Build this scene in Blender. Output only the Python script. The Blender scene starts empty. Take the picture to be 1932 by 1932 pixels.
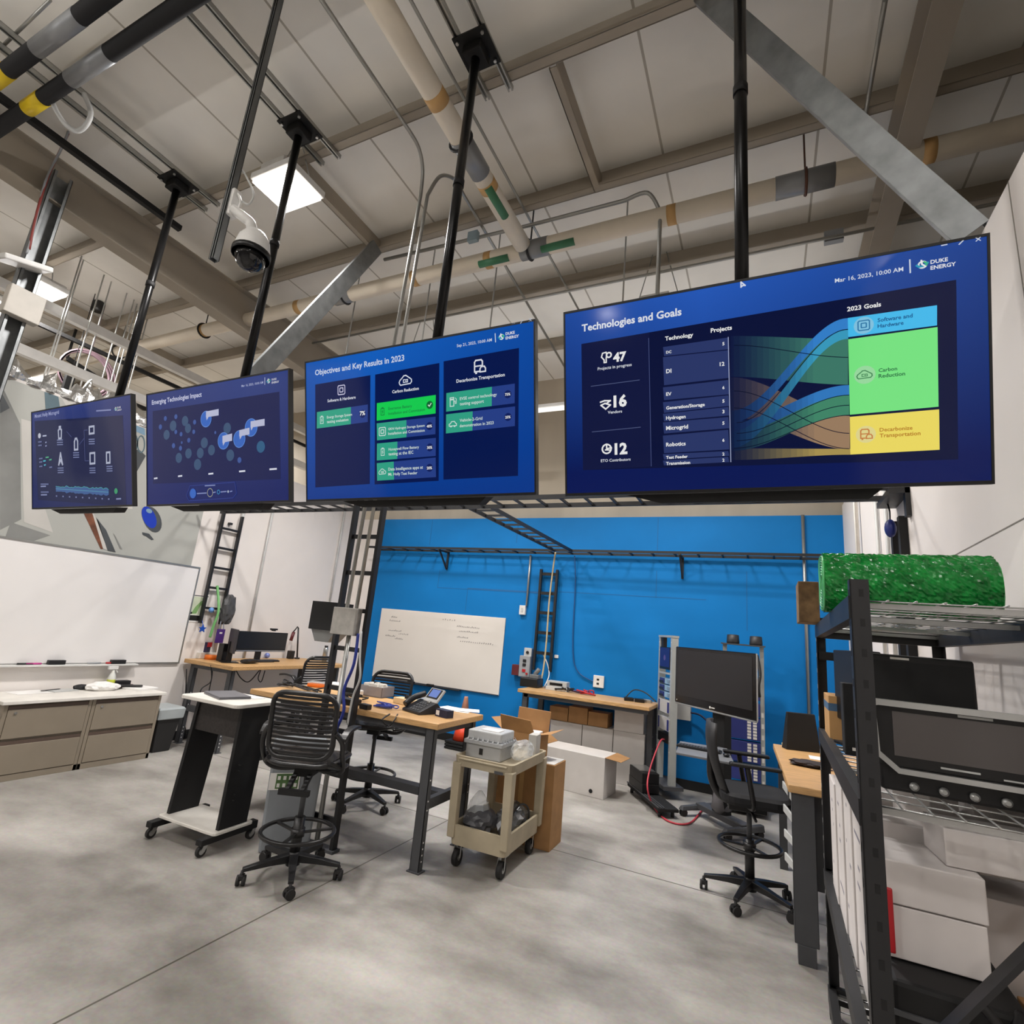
import bpy, bmesh, math, random
from mathutils import Vector as V, Matrix as Mx
random.seed(7)
scn = bpy.context.scene
col = scn.collection
# ------------------------------------------------------------------ camera, exposure, world, lights
YAW, PITCH, ROLL, FPX = 0.456242, 0.224148, 0.0933743, 994.14
CAM = V((0, 0, 1.7))
_cy, _sy, _cp, _sp = math.cos(YAW), math.sin(YAW), math.cos(PITCH), math.sin(PITCH)
_w = V((-_sy*_cp, _cy*_cp, _sp)); _r0 = V((_cy, _sy, 0)); _u0 = _r0.cross(_w)
_r = _r0*math.cos(ROLL) + _u0*math.sin(ROLL); _u = _u0*math.cos(ROLL) - _r0*math.sin(ROLL)
cam = bpy.data.objects.new('camera', bpy.data.cameras.new('camera'))
col.objects.link(cam); scn.camera = cam
cam.data.sensor_width = 36; cam.data.lens = FPX/1932*36; cam.data.clip_end = 200; cam.data.clip_start = .05
cam.matrix_world = Mx(((_r.x, _u.x, -_w.x, 0), (_r.y, _u.y, -_w.y, 0), (_r.z, _u.z, -_w.z, 1.7), (0, 0, 0, 1)))
scn.view_settings.view_transform = 'Standard'; scn.view_settings.look = 'None'
scn.view_settings.gamma = 1; scn.view_settings.use_curve_mapping = False
scn.view_settings.exposure = -0.38
wd = bpy.data.worlds.new('world'); scn.world = wd; wd.use_nodes = True
wd.node_tree.nodes['Background'].inputs[0].default_value = (1, .97, .92, 1)
wd.node_tree.nodes['Background'].inputs[1].default_value = 0.12
def area(name, loc, sx, sy, power, color=(1, .965, .94)):
    l = bpy.data.lights.new(name, 'AREA'); l.shape = 'RECTANGLE'; l.size = sx; l.size_y = sy
    l.energy = power; l.color = color
    o = bpy.data.objects.new(name, l); col.objects.link(o); o.location = loc
    return o
HIGHBAYS = [(-3.93, 2.68, 5.52), (-8.5, 2.75, 5.52), (-9.7, 2.75, 5.52), (-.1, -1.2, 5.52), (-3.9, -1.9, 5.52), (-8.0, -2.0, 5.52),
            (1.2, -5.8, 5.52), (-4.6, -5.9, 5.52), (-12.5, 4.5, 5.52), (-10.5, 7.0, 5.52), (-4.6, -13.5, 5.52), (3.3, -13.5, 5.52)]
LIGHTPOW = [195, 150, 150, 65, 105, 140, 110, 100, 150, 150, 150, 150]
for i, (p, w) in enumerate(zip(HIGHBAYS, LIGHTPOW)):
    area('high_bay_light', (p[0], p[1], p[2]-.075), .44, .36, w)

REAR = [(-1.0, 5.15, 5.2), (-4.2, 5.3, 5.15)]
for p in REAR:
    o = area('high_bay_light', (p[0], p[1], p[2]-.075), .44, .36, 88); o.data.spread = math.radians(125)
TUBES = [(-3.9, 6.0, 4.62), (-2.5, 6.0, 4.62), (-1.1, 6.0, 4.62), (.2, 6.0, 4.62)]
for p, w in zip(TUBES, (8, 14, 16, 16)): area('tube_light', (p[0], p[1], p[2]-.05), 1.15, .07, w, (1, .97, .93))
FILL_TUBES = [(-4.8, -1.3, 4.6), (-2.9, -1.3, 4.6), (-1.0, -1.3, 4.6)]  # added row of unseen tubes behind the viewer, put in to brighten the ceiling
for p, w in [(p, 4) for p in TUBES]+[(p, 50) for p in FILL_TUBES]:          # tubes shine upward too; the added row fills the ceiling with light
    o = area('tube_uplight', (p[0], p[1], p[2]+.1), 1.15, .1, w, (1, .97, .94)); o.rotation_euler = (math.pi, 0, 0)
# ------------------------------------------------------------------ photograph pixel -> point on a real plane
def ray(x, y): return (_r*(x-966) - _u*(y-966) + _w*FPX).normalized()
def pl(x, y, ax, v):
    d = ray(x, y); return CAM + d*((v-CAM[ax])/d[ax])
def fl(x, y): return pl(x, y, 2, 0)
def PX(x, y, v): return pl(x, y, 0, v)
def PY(x, y, v): return pl(x, y, 1, v)
def PZ(x, y, v): return pl(x, y, 2, v)
# ------------------------------------------------------------------ materials
def lin(h):
    h = h.lstrip('#'); o = []
    for i in (0, 2, 4):
        c = int(h[i:i+2], 16)/255; o.append(c/12.92 if c <= .04045 else ((c+.055)/1.055)**2.4)
    return (*o, 1)
_mc = {}
def mat(name, hexc, rough=.5, metal=0, noise=.06, scale=6, bump=0, emit=0, trans=0, alpha=1, spec=.5, coat=0, stretch=None):
    if name in _mc: return _mc[name]
    m = bpy.data.materials.new(name); m.use_nodes = True; _mc[name] = m
    nt = m.node_tree; b = nt.nodes['Principled BSDF']; c = lin(hexc)
    b.inputs['Base Color'].default_value = c; b.inputs['Roughness'].default_value = rough
    b.inputs['Metallic'].default_value = metal; b.inputs['Specular IOR Level'].default_value = spec
    b.inputs['Coat Weight'].default_value = coat
    if trans: b.inputs['Transmission Weight'].default_value = trans
    if alpha < 1: b.inputs['Alpha'].default_value = alpha
    if emit:
        b.inputs['Base Color'].default_value = (0, 0, 0, 1)
        b.inputs['Emission Color'].default_value = c; b.inputs['Emission Strength'].default_value = emit
    if noise and not emit:
        tc = nt.nodes.new('ShaderNodeTexCoord'); n = nt.nodes.new('ShaderNodeTexNoise')
        n.inputs['Scale'].default_value = scale; n.inputs['Detail'].default_value = 4
        if stretch:
            mp = nt.nodes.new('ShaderNodeMapping'); mp.inputs['Scale'].default_value = stretch
            nt.links.new(tc.outputs['Object'], mp.inputs[0]); nt.links.new(mp.outputs[0], n.inputs['Vector'])
        else: nt.links.new(tc.outputs['Object'], n.inputs['Vector'])
        r = nt.nodes.new('ShaderNodeValToRGB'); e = r.color_ramp.elements
        e[0].position = .3; e[1].position = .7
        e[0].color = tuple(max(0, v*(1-noise*1.6)) for v in c[:3])+(1,); e[1].color = tuple(min(1, v*(1+noise)) for v in c[:3])+(1,)
        nt.links.new(n.outputs['Fac'], r.inputs[0]); nt.links.new(r.outputs[0], b.inputs['Base Color'])
        if bump:
            bp = nt.nodes.new('ShaderNodeBump'); bp.inputs['Strength'].default_value = bump; bp.inputs['Distance'].default_value = .02
            nt.links.new(n.outputs['Fac'], bp.inputs['Height']); nt.links.new(bp.outputs[0], b.inputs['Normal'])
    return m
def glow(hexc, s=1.0):
    n = 'screen_'+hexc.strip('#')+('' if s == 1 else '_%d' % round(s*100)); return mat(n, hexc, .1, emit=s, noise=0, spec=.22)
# ------------------------------------------------------------------ mesh builder
class B:
    def __init__(s): s.bm = bmesh.new(); s.sm = False
    def face(s, pts, m=0):
        try:
            f = s.bm.faces.new([s.bm.verts.new(p) for p in pts]); f.material_index = m; return f
        except ValueError: return None
    def hexa(s, c, m=0):     # 8 corners: bottom 4, top 4
        v = [s.bm.verts.new(p) for p in c]
        for q in ((3, 2, 1, 0), (4, 5, 6, 7), (0, 1, 5, 4), (1, 2, 6, 5), (2, 3, 7, 6), (3, 0, 4, 7)):
            s.bm.faces.new([v[i] for i in q]).material_index = m
        return s
    def box(s, x0, x1, y0, y1, z0, z1, m=0):
        return s.hexa([(x0, y0, z0), (x1, y0, z0), (x1, y1, z0), (x0, y1, z0), (x0, y0, z1), (x1, y0, z1), (x1, y1, z1), (x0, y1, z1)], m)
    def cbox(s, c, sz, R=None, m=0):
        R = R or Mx.Identity(3); c = V(c); a, b, d = (k/2 for k in sz)
        return s.hexa([c+R@V(p) for p in ((-a, -b, -d), (a, -b, -d), (a, b, -d), (-a, b, -d), (-a, -b, d), (a, -b, d), (a, b, d), (-a, b, d))], m)
    def beam(s, p, q, w, h, m=0, up=(0, 0, 1)):
        p, q = V(p), V(q); d = (q-p).normalized(); sd = d.cross(V(up))
        sd = sd.normalized() if sd.length > 1e-4 else V((1, 0, 0)); u = sd.cross(d)
        a, b = sd*w/2, u*h/2
        return s.hexa([p-a-b, p+a-b, q+a-b, q-a-b, p-a+b, p+a+b, q+a+b, q-a+b], m)
    def cyl(s, p, q, r, r2=None, n=14, m=0, cap=True):
        return s.tube([p, q], r, n, m, [r, r if r2 is None else r2], cap)
    def tube(s, pts, r, n=8, m=0, rr=None, cap=True, closed=False):
        pts = [V(p) for p in pts]; k = len(pts); rings = []; pu = None
        for i, p in enumerate(pts):
            if closed: d = pts[(i+1) % k]-pts[i-1]
            else: d = pts[min(i+1, k-1)]-pts[max(i-1, 0)]
            d = d.normalized() if d.length > 1e-9 else V((0, 0, 1))
            if pu is None:
                a = V((0, 0, 1)) if abs(d.z) < .9 else V((1, 0, 0)); pu = d.cross(a).normalized()
            else:
                t = pu-d*pu.dot(d); pu = t.normalized() if t.length > 1e-6 else pu
            pv = d.cross(pu); R = rr[i] if rr else r
            rings.append([s.bm.verts.new(p+(pu*math.cos(t)+pv*math.sin(t))*R) for t in [2*math.pi*j/n for j in range(n)]])
        for i in range(k if closed else k-1):
            A, C = rings[i], rings[(i+1) % k]
            for j in range(n):
                f = s.bm.faces.new((A[j], A[(j+1) % n], C[(j+1) % n], C[j])); f.material_index = m; f.smooth = True
        if cap and not closed:
            s.bm.faces.new(rings[0][::-1]).material_index = m; s.bm.faces.new(rings[-1]).material_index = m
        return s
    def lathe(s, prof, c=(0, 0, 0), n=20, m=0, R=None):
        c = V(c); R = R or Mx.Identity(3); rings = []
        for r, z in prof:
            rings.append([s.bm.verts.new(c+R@V((max(r, 1e-4)*math.cos(2*math.pi*j/n), max(r, 1e-4)*math.sin(2*math.pi*j/n), z))) for j in range(n)])
        for A, C in zip(rings, rings[1:]):
            for j in range(n):
                f = s.bm.faces.new((A[j], A[(j+1) % n], C[(j+1) % n], C[j])); f.material_index = m; f.smooth = True
        s.bm.faces.new(rings[0][::-1]).material_index = m; s.bm.faces.new(rings[-1]).material_index = m
        return s
    def prism(s, poly, ext, m=0):
        ext = V(ext); a = [s.bm.verts.new(V(p)) for p in poly]; b = [s.bm.verts.new(V(p)+ext) for p in poly]; n = len(a)
        s.bm.faces.new(a[::-1]).material_index = m; s.bm.faces.new(b).material_index = m
        for i in range(n): s.bm.faces.new((a[i], a[(i+1) % n], b[(i+1) % n], b[i])).material_index = m
        return s
    def ball(s, c, r, sc=(1, 1, 1), m=0, u=14, v=9):
        g = bmesh.ops.create_uvsphere(s.bm, u_segments=u, v_segments=v, radius=r, matrix=Mx.Translation(V(c))@Mx.Diagonal((*sc, 1)))
        for x in g['verts']:
            for f in x.link_faces: f.material_index = m; f.smooth = True
        return s
    def loft(s, loops, m=0, cap=True, smooth=True):
        rings = [[s.bm.verts.new(V(p)) for p in L] for L in loops]; n = len(rings[0])
        for A, C in zip(rings, rings[1:]):
            for j in range(n):
                f = s.bm.faces.new((A[j], A[(j+1) % n], C[(j+1) % n], C[j])); f.material_index = m; f.smooth = smooth
        if cap: s.bm.faces.new(rings[0][::-1]).material_index = m; s.bm.faces.new(rings[-1]).material_index = m
        return s
    def blob(s, c, sz, seed=0, amp=.18, m=0, sub=3, flat=True):
        rn = random.Random(seed); g = bmesh.ops.create_icosphere(s.bm, subdivisions=sub, radius=1)
        ds = [(V((rn.uniform(-1, 1), rn.uniform(-1, 1), rn.uniform(-1, 1))).normalized(), rn.uniform(2, 5), rn.uniform(0, 6)) for _ in range(7)]
        for v in g['verts']:
            p = v.co.copy(); k = 1+amp*sum(abs(math.sin(f*p.dot(d)*2+o)) for d, f, o in ds)/3-amp
            v.co = V(c)+V((p.x*sz[0]*k, p.y*sz[1]*k, max(p.z, -.75 if flat else -1)*sz[2]*k))
            for f in v.link_faces: f.material_index = m; f.smooth = False
        return s
    def done(s, name, mats, parent=None, world=False, bevel=0, fixn=True):
        if fixn: bmesh.ops.recalc_face_normals(s.bm, faces=s.bm.faces)
        if parent is not None and world: s.bm.transform(MW[parent.name].inverted())
        me = bpy.data.meshes.new(name); s.bm.to_mesh(me); s.bm.free()
        for m in (mats if isinstance(mats, (list, tuple)) else [mats]): me.materials.append(m)
        o = bpy.data.objects.new(name, me); col.objects.link(o); MW[o.name] = Mx.Identity(4)
        if parent is not None: o.parent = parent; MW[o.name] = MW[parent.name].copy()
        if bevel:
            bv = o.modifiers.new('bevel', 'BEVEL'); bv.width = bevel; bv.segments = 2; bv.limit_method = 'ANGLE'; bv.angle_limit = .6
        return o
MW = {}
def thing(name, label, cat, loc=(0, 0, 0), rz=0, group=None):
    o = bpy.data.objects.new(name, None); col.objects.link(o); o.empty_display_size = .1
    o.location = loc; o.rotation_euler = (0, 0, rz); MW[o.name] = Mx.Translation(V(loc))@Mx.Rotation(rz, 4, 'Z')
    return tag(o, label, cat, group)
def tag(o, label, cat, group=None):
    o['label'] = label; o['category'] = cat
    if group: o['group'] = group
    return o
def struct(o, label=None):
    o['kind'] = 'structure'
    if label: o['label'] = label; o['category'] = 'building part'
    return o
def dup(root, loc, rz, label):
    def cp(o, par):
        c = o.copy(); col.objects.link(c)
        if par is not None: c.parent = par
        for ch in list(kids[o.name]): cp(ch, c)
        return c
    kids = {}
    def walk(o):
        kids[o.name] = list(o.children)
        for ch in o.children: walk(ch)
    walk(root); r = cp(root, None); r.location = loc; r.rotation_euler = (0, 0, rz)
    MW[r.name] = Mx.Translation(V(loc))@Mx.Rotation(rz, 4, 'Z'); r['label'] = label
    return r
def arc(c, r, a0, a1, n, ax=(1, 0, 0), ay=(0, 0, 1)):
    c, ax, ay = V(c), V(ax), V(ay)
    return [c+ax*r*math.cos(a0+(a1-a0)*i/n)+ay*r*math.sin(a0+(a1-a0)*i/n) for i in range(n+1)]
def smooth_pts(P, n=6):
    P = [V(p) for p in P]; o = []
    for i in range(len(P)-1):
        p0, p1, p2, p3 = P[max(i-1, 0)], P[i], P[i+1], P[min(i+2, len(P)-1)]
        for k in range(n):
            t = k/n; o.append(.5*((2*p1)+(p2-p0)*t+(2*p0-5*p1+4*p2-p3)*t*t+(3*p1-p0-3*p2+p3)*t**3))
    return o+[P[-1]]
def rrect(w, h, r, n=4):
    o = []
    for cx, cy, a in ((w/2-r, h/2-r, 0), (-w/2+r, h/2-r, 90), (-w/2+r, -h/2+r, 180), (w/2-r, -h/2+r, 270)):
        for i in range(n+1):
            t = math.radians(a+90*i/n); o.append((cx+r*math.cos(t), cy+r*math.sin(t)))
    return o
def Rz(a): return Mx.Rotation(a, 3, 'Z')
# ------------------------------------------------------------------ shared materials
K = dict(
 black=mat('black_metal', '1b1b1d', .45), blackp=mat('black_plastic', '0f0f11', .4), dark=mat('dark_grey_steel', '47484b', .5), soft=mat('matte_black', '0d0d0e', .7),
 galv=mat('galvanized_steel', '8f9293', .5, .7, .14, 9), steel=mat('bright_steel', 'b9bab9', .3, .9, .05), emt=mat('conduit_steel', 'a9a9a5', .35, .75, .05),
 wood=mat('butcher_block', 'c99f6b', .45, 0, .16, 5, stretch=(2, 22, 22)), white=mat('white_laminate', 'e6e2da', .4), wplas=mat('white_plastic', 'e4e3e0', .4),
 card=mat('cardboard', 'a97f52', .8, 0, .08, 9), pipe=mat('cream_pipe_jacket', 'eadfcc', .55, 0, .05, 3), grey=mat('grey_plastic', '9c9fa2', .5), lgrey=mat('light_grey_paint', 'c3c4c2', .45),
 beige=mat('beige_plastic', 'b0a48c', .55, 0, .1, 5), taupe=mat('taupe_enamel', '8d8272', .45, 0, .03), paper=mat('white_paper', 'efedea', .8), greywhite=mat('white_carton', 'cfcac5', .75, 0, .05, 4),
 blackrub=mat('black_rubber', '1f1e1e', .65), red=mat('red_plastic', 'b51d25', .4), orange=mat('orange_plastic', 'e8741b', .45), blue=mat('blue_plastic', '1f4fb4', .35), navy=mat('navy_panel', '2c3474', .5),
 green=mat('green_paper', '7fa86a', .7), purple=mat('purple_card', '4a2a73', .5), screenoff=mat('dark_screen', '17181b', .25, noise=0), beam=mat('beige_beam_paint', 'a3998a', .55, 0, .04, 2),
 conc=None, brass=mat('brown_clamp', '5a3626', .5), tape=mat('tan_tape', 'c9a068', .6), clear=mat('clear_plastic', 'd9dee0', .15, 0, 0, trans=.0, alpha=.35), yellow=mat('yellow_label', 'e8c81e', .5), foil=mat('foil_facing', 'd8d8d6', .25, .9, .1, 20, .6),
)
# ================================================================== structure
YW, XL, XR = 7.5, -6.73, .9
def floor_mat():
    m = bpy.data.materials.new('polished_concrete'); m.use_nodes = True; nt = m.node_tree; b = nt.nodes['Principled BSDF']
    N = nt.nodes.new; L = nt.links.new
    tc = N('ShaderNodeTexCoord'); n1 = N('ShaderNodeTexNoise'); n1.inputs['Scale'].default_value = .9; n1.inputs['Detail'].default_value = 6; n1.inputs['Roughness'].default_value = .6
    mp = N('ShaderNodeMapping'); mp.inputs['Scale'].default_value = (1, 1.6, 1); L(tc.outputs['Object'], mp.inputs[0]); L(mp.outputs[0], n1.inputs['Vector'])
    r = N('ShaderNodeValToRGB'); e = r.color_ramp.elements; e[0].position = .3; e[1].position = .72; e[0].color = lin('726e68'); e[1].color = lin('bbb7b1')
    L(n1.outputs['Fac'], r.inputs[0])
    n2 = N('ShaderNodeTexNoise'); n2.inputs['Scale'].default_value = 45; n2.inputs['Detail'].default_value = 3; L(tc.outputs['Object'], n2.inputs['Vector'])
    mx = N('ShaderNodeMix'); mx.data_type = 'RGBA'; mx.blend_type = 'OVERLAY'; mx.inputs[0].default_value = .18; L(r.outputs[0], mx.inputs[6]); L(n2.outputs['Color'], mx.inputs[7])
    # saw-cut control joints
    sp = N('ShaderNodeSeparateXYZ'); L(tc.outputs['Object'], sp.inputs[0]); prev = None
    for ax, off, per in (('X', 2.61, 4.9), ('Y', 4.4, 9.0)):
        a = N('ShaderNodeMath'); a.operation = 'ADD'; a.inputs[1].default_value = off+per*10.5; L(sp.outputs[ax], a.inputs[0])
        f = N('ShaderNodeMath'); f.operation = 'MODULO'; f.inputs[1].default_value = per; L(a.outputs[0], f.inputs[0])
        c = N('ShaderNodeMath'); c.operation = 'COMPARE'; c.inputs[1].default_value = per/2; c.inputs[2].default_value = .006; L(f.outputs[0], c.inputs[0])
        if prev:
            k = N('ShaderNodeMath'); k.operation = 'MAXIMUM'; L(prev.outputs[0], k.inputs[0]); L(c.outputs[0], k.inputs[1]); prev = k
        else: prev = c
    m2 = N('ShaderNodeMix'); m2.data_type = 'RGBA'; m2.inputs[7].default_value = lin('5a564e'); L(prev.outputs[0], m2.inputs[0]); L(mx.outputs[2], m2.inputs[6])
    L(m2.outputs[2], b.inputs['Base Color']); b.inputs['Roughness'].default_value = .42; b.inputs['Specular IOR Level'].default_value = .35
    return m
def roof_mat():
    m = mat('white_vinyl_insulation', 'f0ede6', .6, 0, .05, 1.2, .15); nt = m.node_tree; N = nt.nodes.new; L = nt.links.new; b = nt.nodes['Principled BSDF']
    src = b.inputs['Base Color'].links[0].from_socket
    tc = N('ShaderNodeTexCoord'); sp = N('ShaderNodeSeparateXYZ'); L(tc.outputs['Object'], sp.inputs[0])
    a = N('ShaderNodeMath'); a.operation = 'ADD'; a.inputs[1].default_value = .76+1.22*20.5; L(sp.outputs['X'], a.inputs[0])
    f = N('ShaderNodeMath'); f.operation = 'MODULO'; f.inputs[1].default_value = 1.22; L(a.outputs[0], f.inputs[0])
    c = N('ShaderNodeMath'); c.operation = 'COMPARE'; c.inputs[1].default_value = .61; c.inputs[2].default_value = .01; L(f.outputs[0], c.inputs[0])
    m2 = N('ShaderNodeMix'); m2.data_type = 'RGBA'; m2.inputs[7].default_value = lin('b3ada2'); L(c.outputs[0], m2.inputs[0]); L(src, m2.inputs[6]); L(m2.outputs[2], b.inputs['Base Color'])
    return m
wallw = mat('white_wall_paint', 'ebe5e0', .6, 0, .02, 2); wallb = mat('blue_wall_paint', '0b76bd', .55, 0, .05, 1.5, spec=.2); insul = mat('tan_wall_insulation', 'c0b5a3', .7, 0, .07, 2.5, .2, stretch=(1, 1, .2))
roofm = roof_mat()
struct(B().box(-22, 9, -24, 9, -.15, 0).done('floor', floor_mat()))
struct(B().box(-22, 9, -24, 9, 5.98, 6.1).done('ceiling', roofm))
b = B(); b.box(-6.36, XR, YW, YW+.14, 0, 3.5, 0); b.box(XL-.12, -6.36, YW, YW+.14, 0, 3.5, 1)
struct(b.done('wall_back', [wallb, wallw]))
struct(B().box(-22, 9, YW+.16, YW+.4, 0, 5.98).done('wall_rear', insul))
struct(B().box(XL-.12, XL, -3.2, YW, 0, 3.72).done('wall_left', wallw))
b = B(); b.box(XR, XR+.12, -1.5, YW, 0, 3.62)
b.box(XR-.002, XR, -1.5, YW, 2.298, 2.303, 1); b.box(XR-.002, XR, 2.345, 2.35, 0, 3.62, 1)
struct(b.done('wall_right', [wallw, mat('joint_line', '8d8880', .8)]))
struct(B().box(-22.3, -22, -24, 9, 0, 6).done('wall_far', insul))
struct(B().box(9, 9.3, -24, 9, 0, 6).done('wall_side', insul))
struct(B().box(-22, 9, -24.3, -24, 0, 6).done('wall_front', wallw))
# paint-edge and block lines on the blue wall are thin grooves
bl = mat('blue_joint', '10609a', .7, noise=0); b = B()
for x0, z0, x1, z1 in ((-4.93, 2.32, -4.93, 2.62), (-4.93, 2.32, -4.35, 2.32), (-4.35, 1.95, -4.35, 2.32), (-3.55, 3.1, -3.55, 3.45), (-5.2, 3.05, -5.2, 3.48), (-1.35, 2.35, -1.35, 2.72), (-2.9, 2.36, -.7, 2.36), (-.2, 2.0, -.2, 2.75), (-1.35, 3.0, -1.35, 3.48), (-4.35, 2.32, -3.0, 2.34)):
    b.box(min(x0, x1)-.004, max(x0, x1)+.004, YW-.002, YW, min(z0, z1)-.004, max(z0, z1)+.004)
struct(b.done('trim_1', bl))
base = K['soft']
struct(B().box(-6.6, XR, YW-.012, YW, 0, .11).done('baseboard_back', base))
struct(B().box(XL, XL+.012, -3.2, YW, 0, .11).done('baseboard_left', base))
struct(B().box(XR-.012, XR, -1.5, YW, 0, .11).done('baseboard_right', base))
b = B(); rn = random.Random(3); P = [[], [], []]          # crumpled foil facing along the top of the left wall
loops = []
for i in range(60):
    y = 1.4+i*.055; h = 3.74+rn.uniform(.05, .2)+(.1 if 25 < i < 48 else 0); x = XL-.05+rn.uniform(-.05, .04)
    loops.append([(x-.06, y, 3.705), (x+.075, y, 3.705), (x+.07+rn.uniform(-.03, .03), y, (3.7+h)/2), (x+rn.uniform(-.03, .05), y, h), (x-.05, y, h-.02)])
tag(b.loft(loops, smooth=False).done('foil_insulation_edge', K['foil']), 'crumpled silver foil insulation along the top of the left wall above the mural', 'insulation')
# ------------------------------------------------------------------ roof framing
def purlin(y, label, x0=-21.9, x1=8.9):
    b = B(); zt, zb = 5.98, 5.77
    b.box(x0, x1, y-.004, y+.004, zb, zt); b.box(x0, x1, y-.075, y, zb, zb+.008); b.box(x0, x1, y, y+.07, zt-.008, zt); b.box(x0, x1, y-.079, y-.071, zb, zb+.022)
    o = tag(b.done('roof_purlin', K['beam']), label, 'purlin', 'roof purlins running across the ceiling')
    return o
purlin(2.72, 'beige roof purlin carrying the ends of the strut rails, nearest of the three')
purlin(3.93, 'beige roof purlin just in front of the long cream pipe, middle of the three')
purlin(5.2, 'beige roof purlin deep behind the hanging screens, farthest of the three')
purlin(6.45, 'beige roof purlin close to the rear insulated wall, mostly behind the screens')
def rafter(x, zb0, zb1, w, label, y0=-6, y1=7.65):
    b = B(); zt = 5.765
    b.prism([(x-.005, y0, zt), (x-.005, y1, zt), (x-.005, y1, zb1), (x-.005, y0, zb0)], (.01, 0, 0))
    b.box(x-w/2, x+w/2, y0, y1, zt-.012, zt)
    b.hexa([(x-w/2, y0, zb0-.014), (x+w/2, y0, zb0-.014), (x+w/2, y1, zb1-.014), (x-w/2, y1, zb1-.014), (x-w/2, y0, zb0), (x+w/2, y0, zb0), (x+w/2, y1, zb1), (x-w/2, y1, zb1)])
    t = tag(b.done('roof_rafter', K['beam']), label, 'beam', 'tapered steel roof rafters')
    return t
rafter(-6.2, 5.62, 5.12, .2, 'deep beige steel rafter crossing the upper left of the ceiling')
rafter(1.0, 5.55, 5.4, .16, 'beige steel rafter running back above the big right screen')
rafter(-14.2, 5.62, 5.12, .2, 'distant beige steel rafter far beyond the left wall')
def bridge(x, y0, y1, label):
    b = B(); b.box(x-.004, x+.004, y0, y1, 5.775, 5.93); b.box(x-.06, x, y0, y1, 5.768, 5.776); b.box(x-.062, x-.054, y0, y1, 5.768, 5.79)
    tag(b.done('purlin_brace', K['beam']), label, 'brace', 'short channels between purlins')
bridge(-1.32, 2.74, 3.92, 'short beige channel between two purlins right of the third screen pole')
bridge(-3.92, 2.74, 3.92, 'short beige channel between two purlins right of the bright ceiling lamp')
bridge(-9.4, 2.74, 5.2, 'beige channel between purlins above the far left hall')
# ------------------------------------------------------------------ strut rails and TV ceiling mounts
TVX = [-5.18, -3.53, -1.80, -.075]
which = ['the leftmost screen', 'the second screen from the left', 'the objectives screen', 'the big right screen']
pm = K['soft']
for i, x in enumerate(TVX):
    for s in (-1, 1):
        xx = x+s*.1; b = B(); z0, z1 = 5.728, 5.769
        b.box(xx-.02, xx-.016, 0, 2.76, z0, z1); b.box(xx+.016, xx+.02, 0, 2.76, z0, z1); b.box(xx-.02, xx+.02, 0, 2.76, z1-.004, z1)
        b.box(xx-.016, xx-.009, 0, 2.76, z0, z0+.004); b.box(xx+.009, xx+.016, 0, 2.76, z0, z0+.004)
        tag(b.done('strut_rail', K['emt']), 'slotted steel strut rail over %s, %s one of its pair' % (which[i], 'left' if s < 0 else 'right'), 'strut rail', 'paired strut rails under the roof')
# long pipes with couplings
def gpipe(name, label, cat, p, q, r, m, bands, group=None):
    p, q = V(p), V(q); d = q-p; t = thing(name, label, cat, p, 0, group)
    B().cyl(p, q, r, n=18).done('pipe', m, t, True)
    for nm, a, w_, rr, mm in bands:
        u = d.normalized(); c = p+d*a; B().cyl(c-u*w_/2, c+u*w_/2, r*rr, n=18).done(nm, mm, t, True)
    return t
YP, ZPp = 4.08, 5.45
px_ = lambda x, y: (PY(x, y, YP).x+21)/(28.9)
gc = mat('grey_pipe_coupling', '8e9092', .4, .3)
t = gpipe('roof_drain_pipe', 'long cream jacketed pipe running across the ceiling behind the screens', 'pipe', (-21, YP, ZPp), (7.9, YP, ZPp), .085, K['pipe'],
 [('pipe_coupling', px_(1518, 348), .42, 1.06, gc), ('pipe_coupling', px_(1010, 470), .3, 1.06, gc), ('pipe_coupling', px_(648, 560), .26, 1.06, gc)] +
 [('tape_band', px_(x, y), .08, 1.02, K['tape']) for x, y in ((924, 492), (786, 525), (1268, 411), (1752, 290), (565, 583), (385, 628))])
for x, y in ((1000, 470), (652, 560), (1520, 347), (385, 626), (225, 660)):
    cx = PY(x, y, YP).x; bb = B(); bb.tube(arc((cx, YP, ZPp), .098, 0, 2*math.pi, 20, (0, 1, 0), (0, 0, 1))[:-1], .012, 6, closed=True); bb.cyl((cx, YP, ZPp+.095), (cx, YP, 5.97), .008, n=6); bb.done('pipe_hanger', K['brass'] if x == 1520 else K['black'], t, True)
gt = mat('green_flow_tag', '3f7a57', .5)
for x, y in ((935, 497), (1055, 467)):
    cx = PY(x, y, YP).x; B().cyl((cx-.17, YP-.035, ZPp-.055), (cx+.17, YP-.035, ZPp-.055), .04, n=10).done('flow_label', gt, t, True)
t = gpipe('branch_pipe', 'cream branch pipe sloping toward the viewer and joining the long ceiling pipe', 'pipe', (-2.12, .2, ZPp+.02), (-2.12, YP-.09, ZPp), .083, K['pipe'],
 [('pipe_coupling', .72, .36, 1.06, gc), ('tape_band', .585, .1, 1.02, K['tape']), ('tape_band', .8, .09, 1.02, K['tape'])])
B().cyl((-2.095, 3.2, ZPp-.052), (-2.095, 3.55, ZPp-.052), .04, n=10).done('flow_label', gt, t, True)
bb = B(); bb.tube(arc((-2.12, 2.78, ZPp), .098, 0, 2*math.pi, 20, (1, 0, 0), (0, 0, 1))[:-1], .012, 6, closed=True); bb.cyl((-2.12, 2.78, ZPp+.095), (-2.12, 2.78, 5.8), .008, n=6); bb.done('pipe_hanger', K['black'], t, True)
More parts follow.
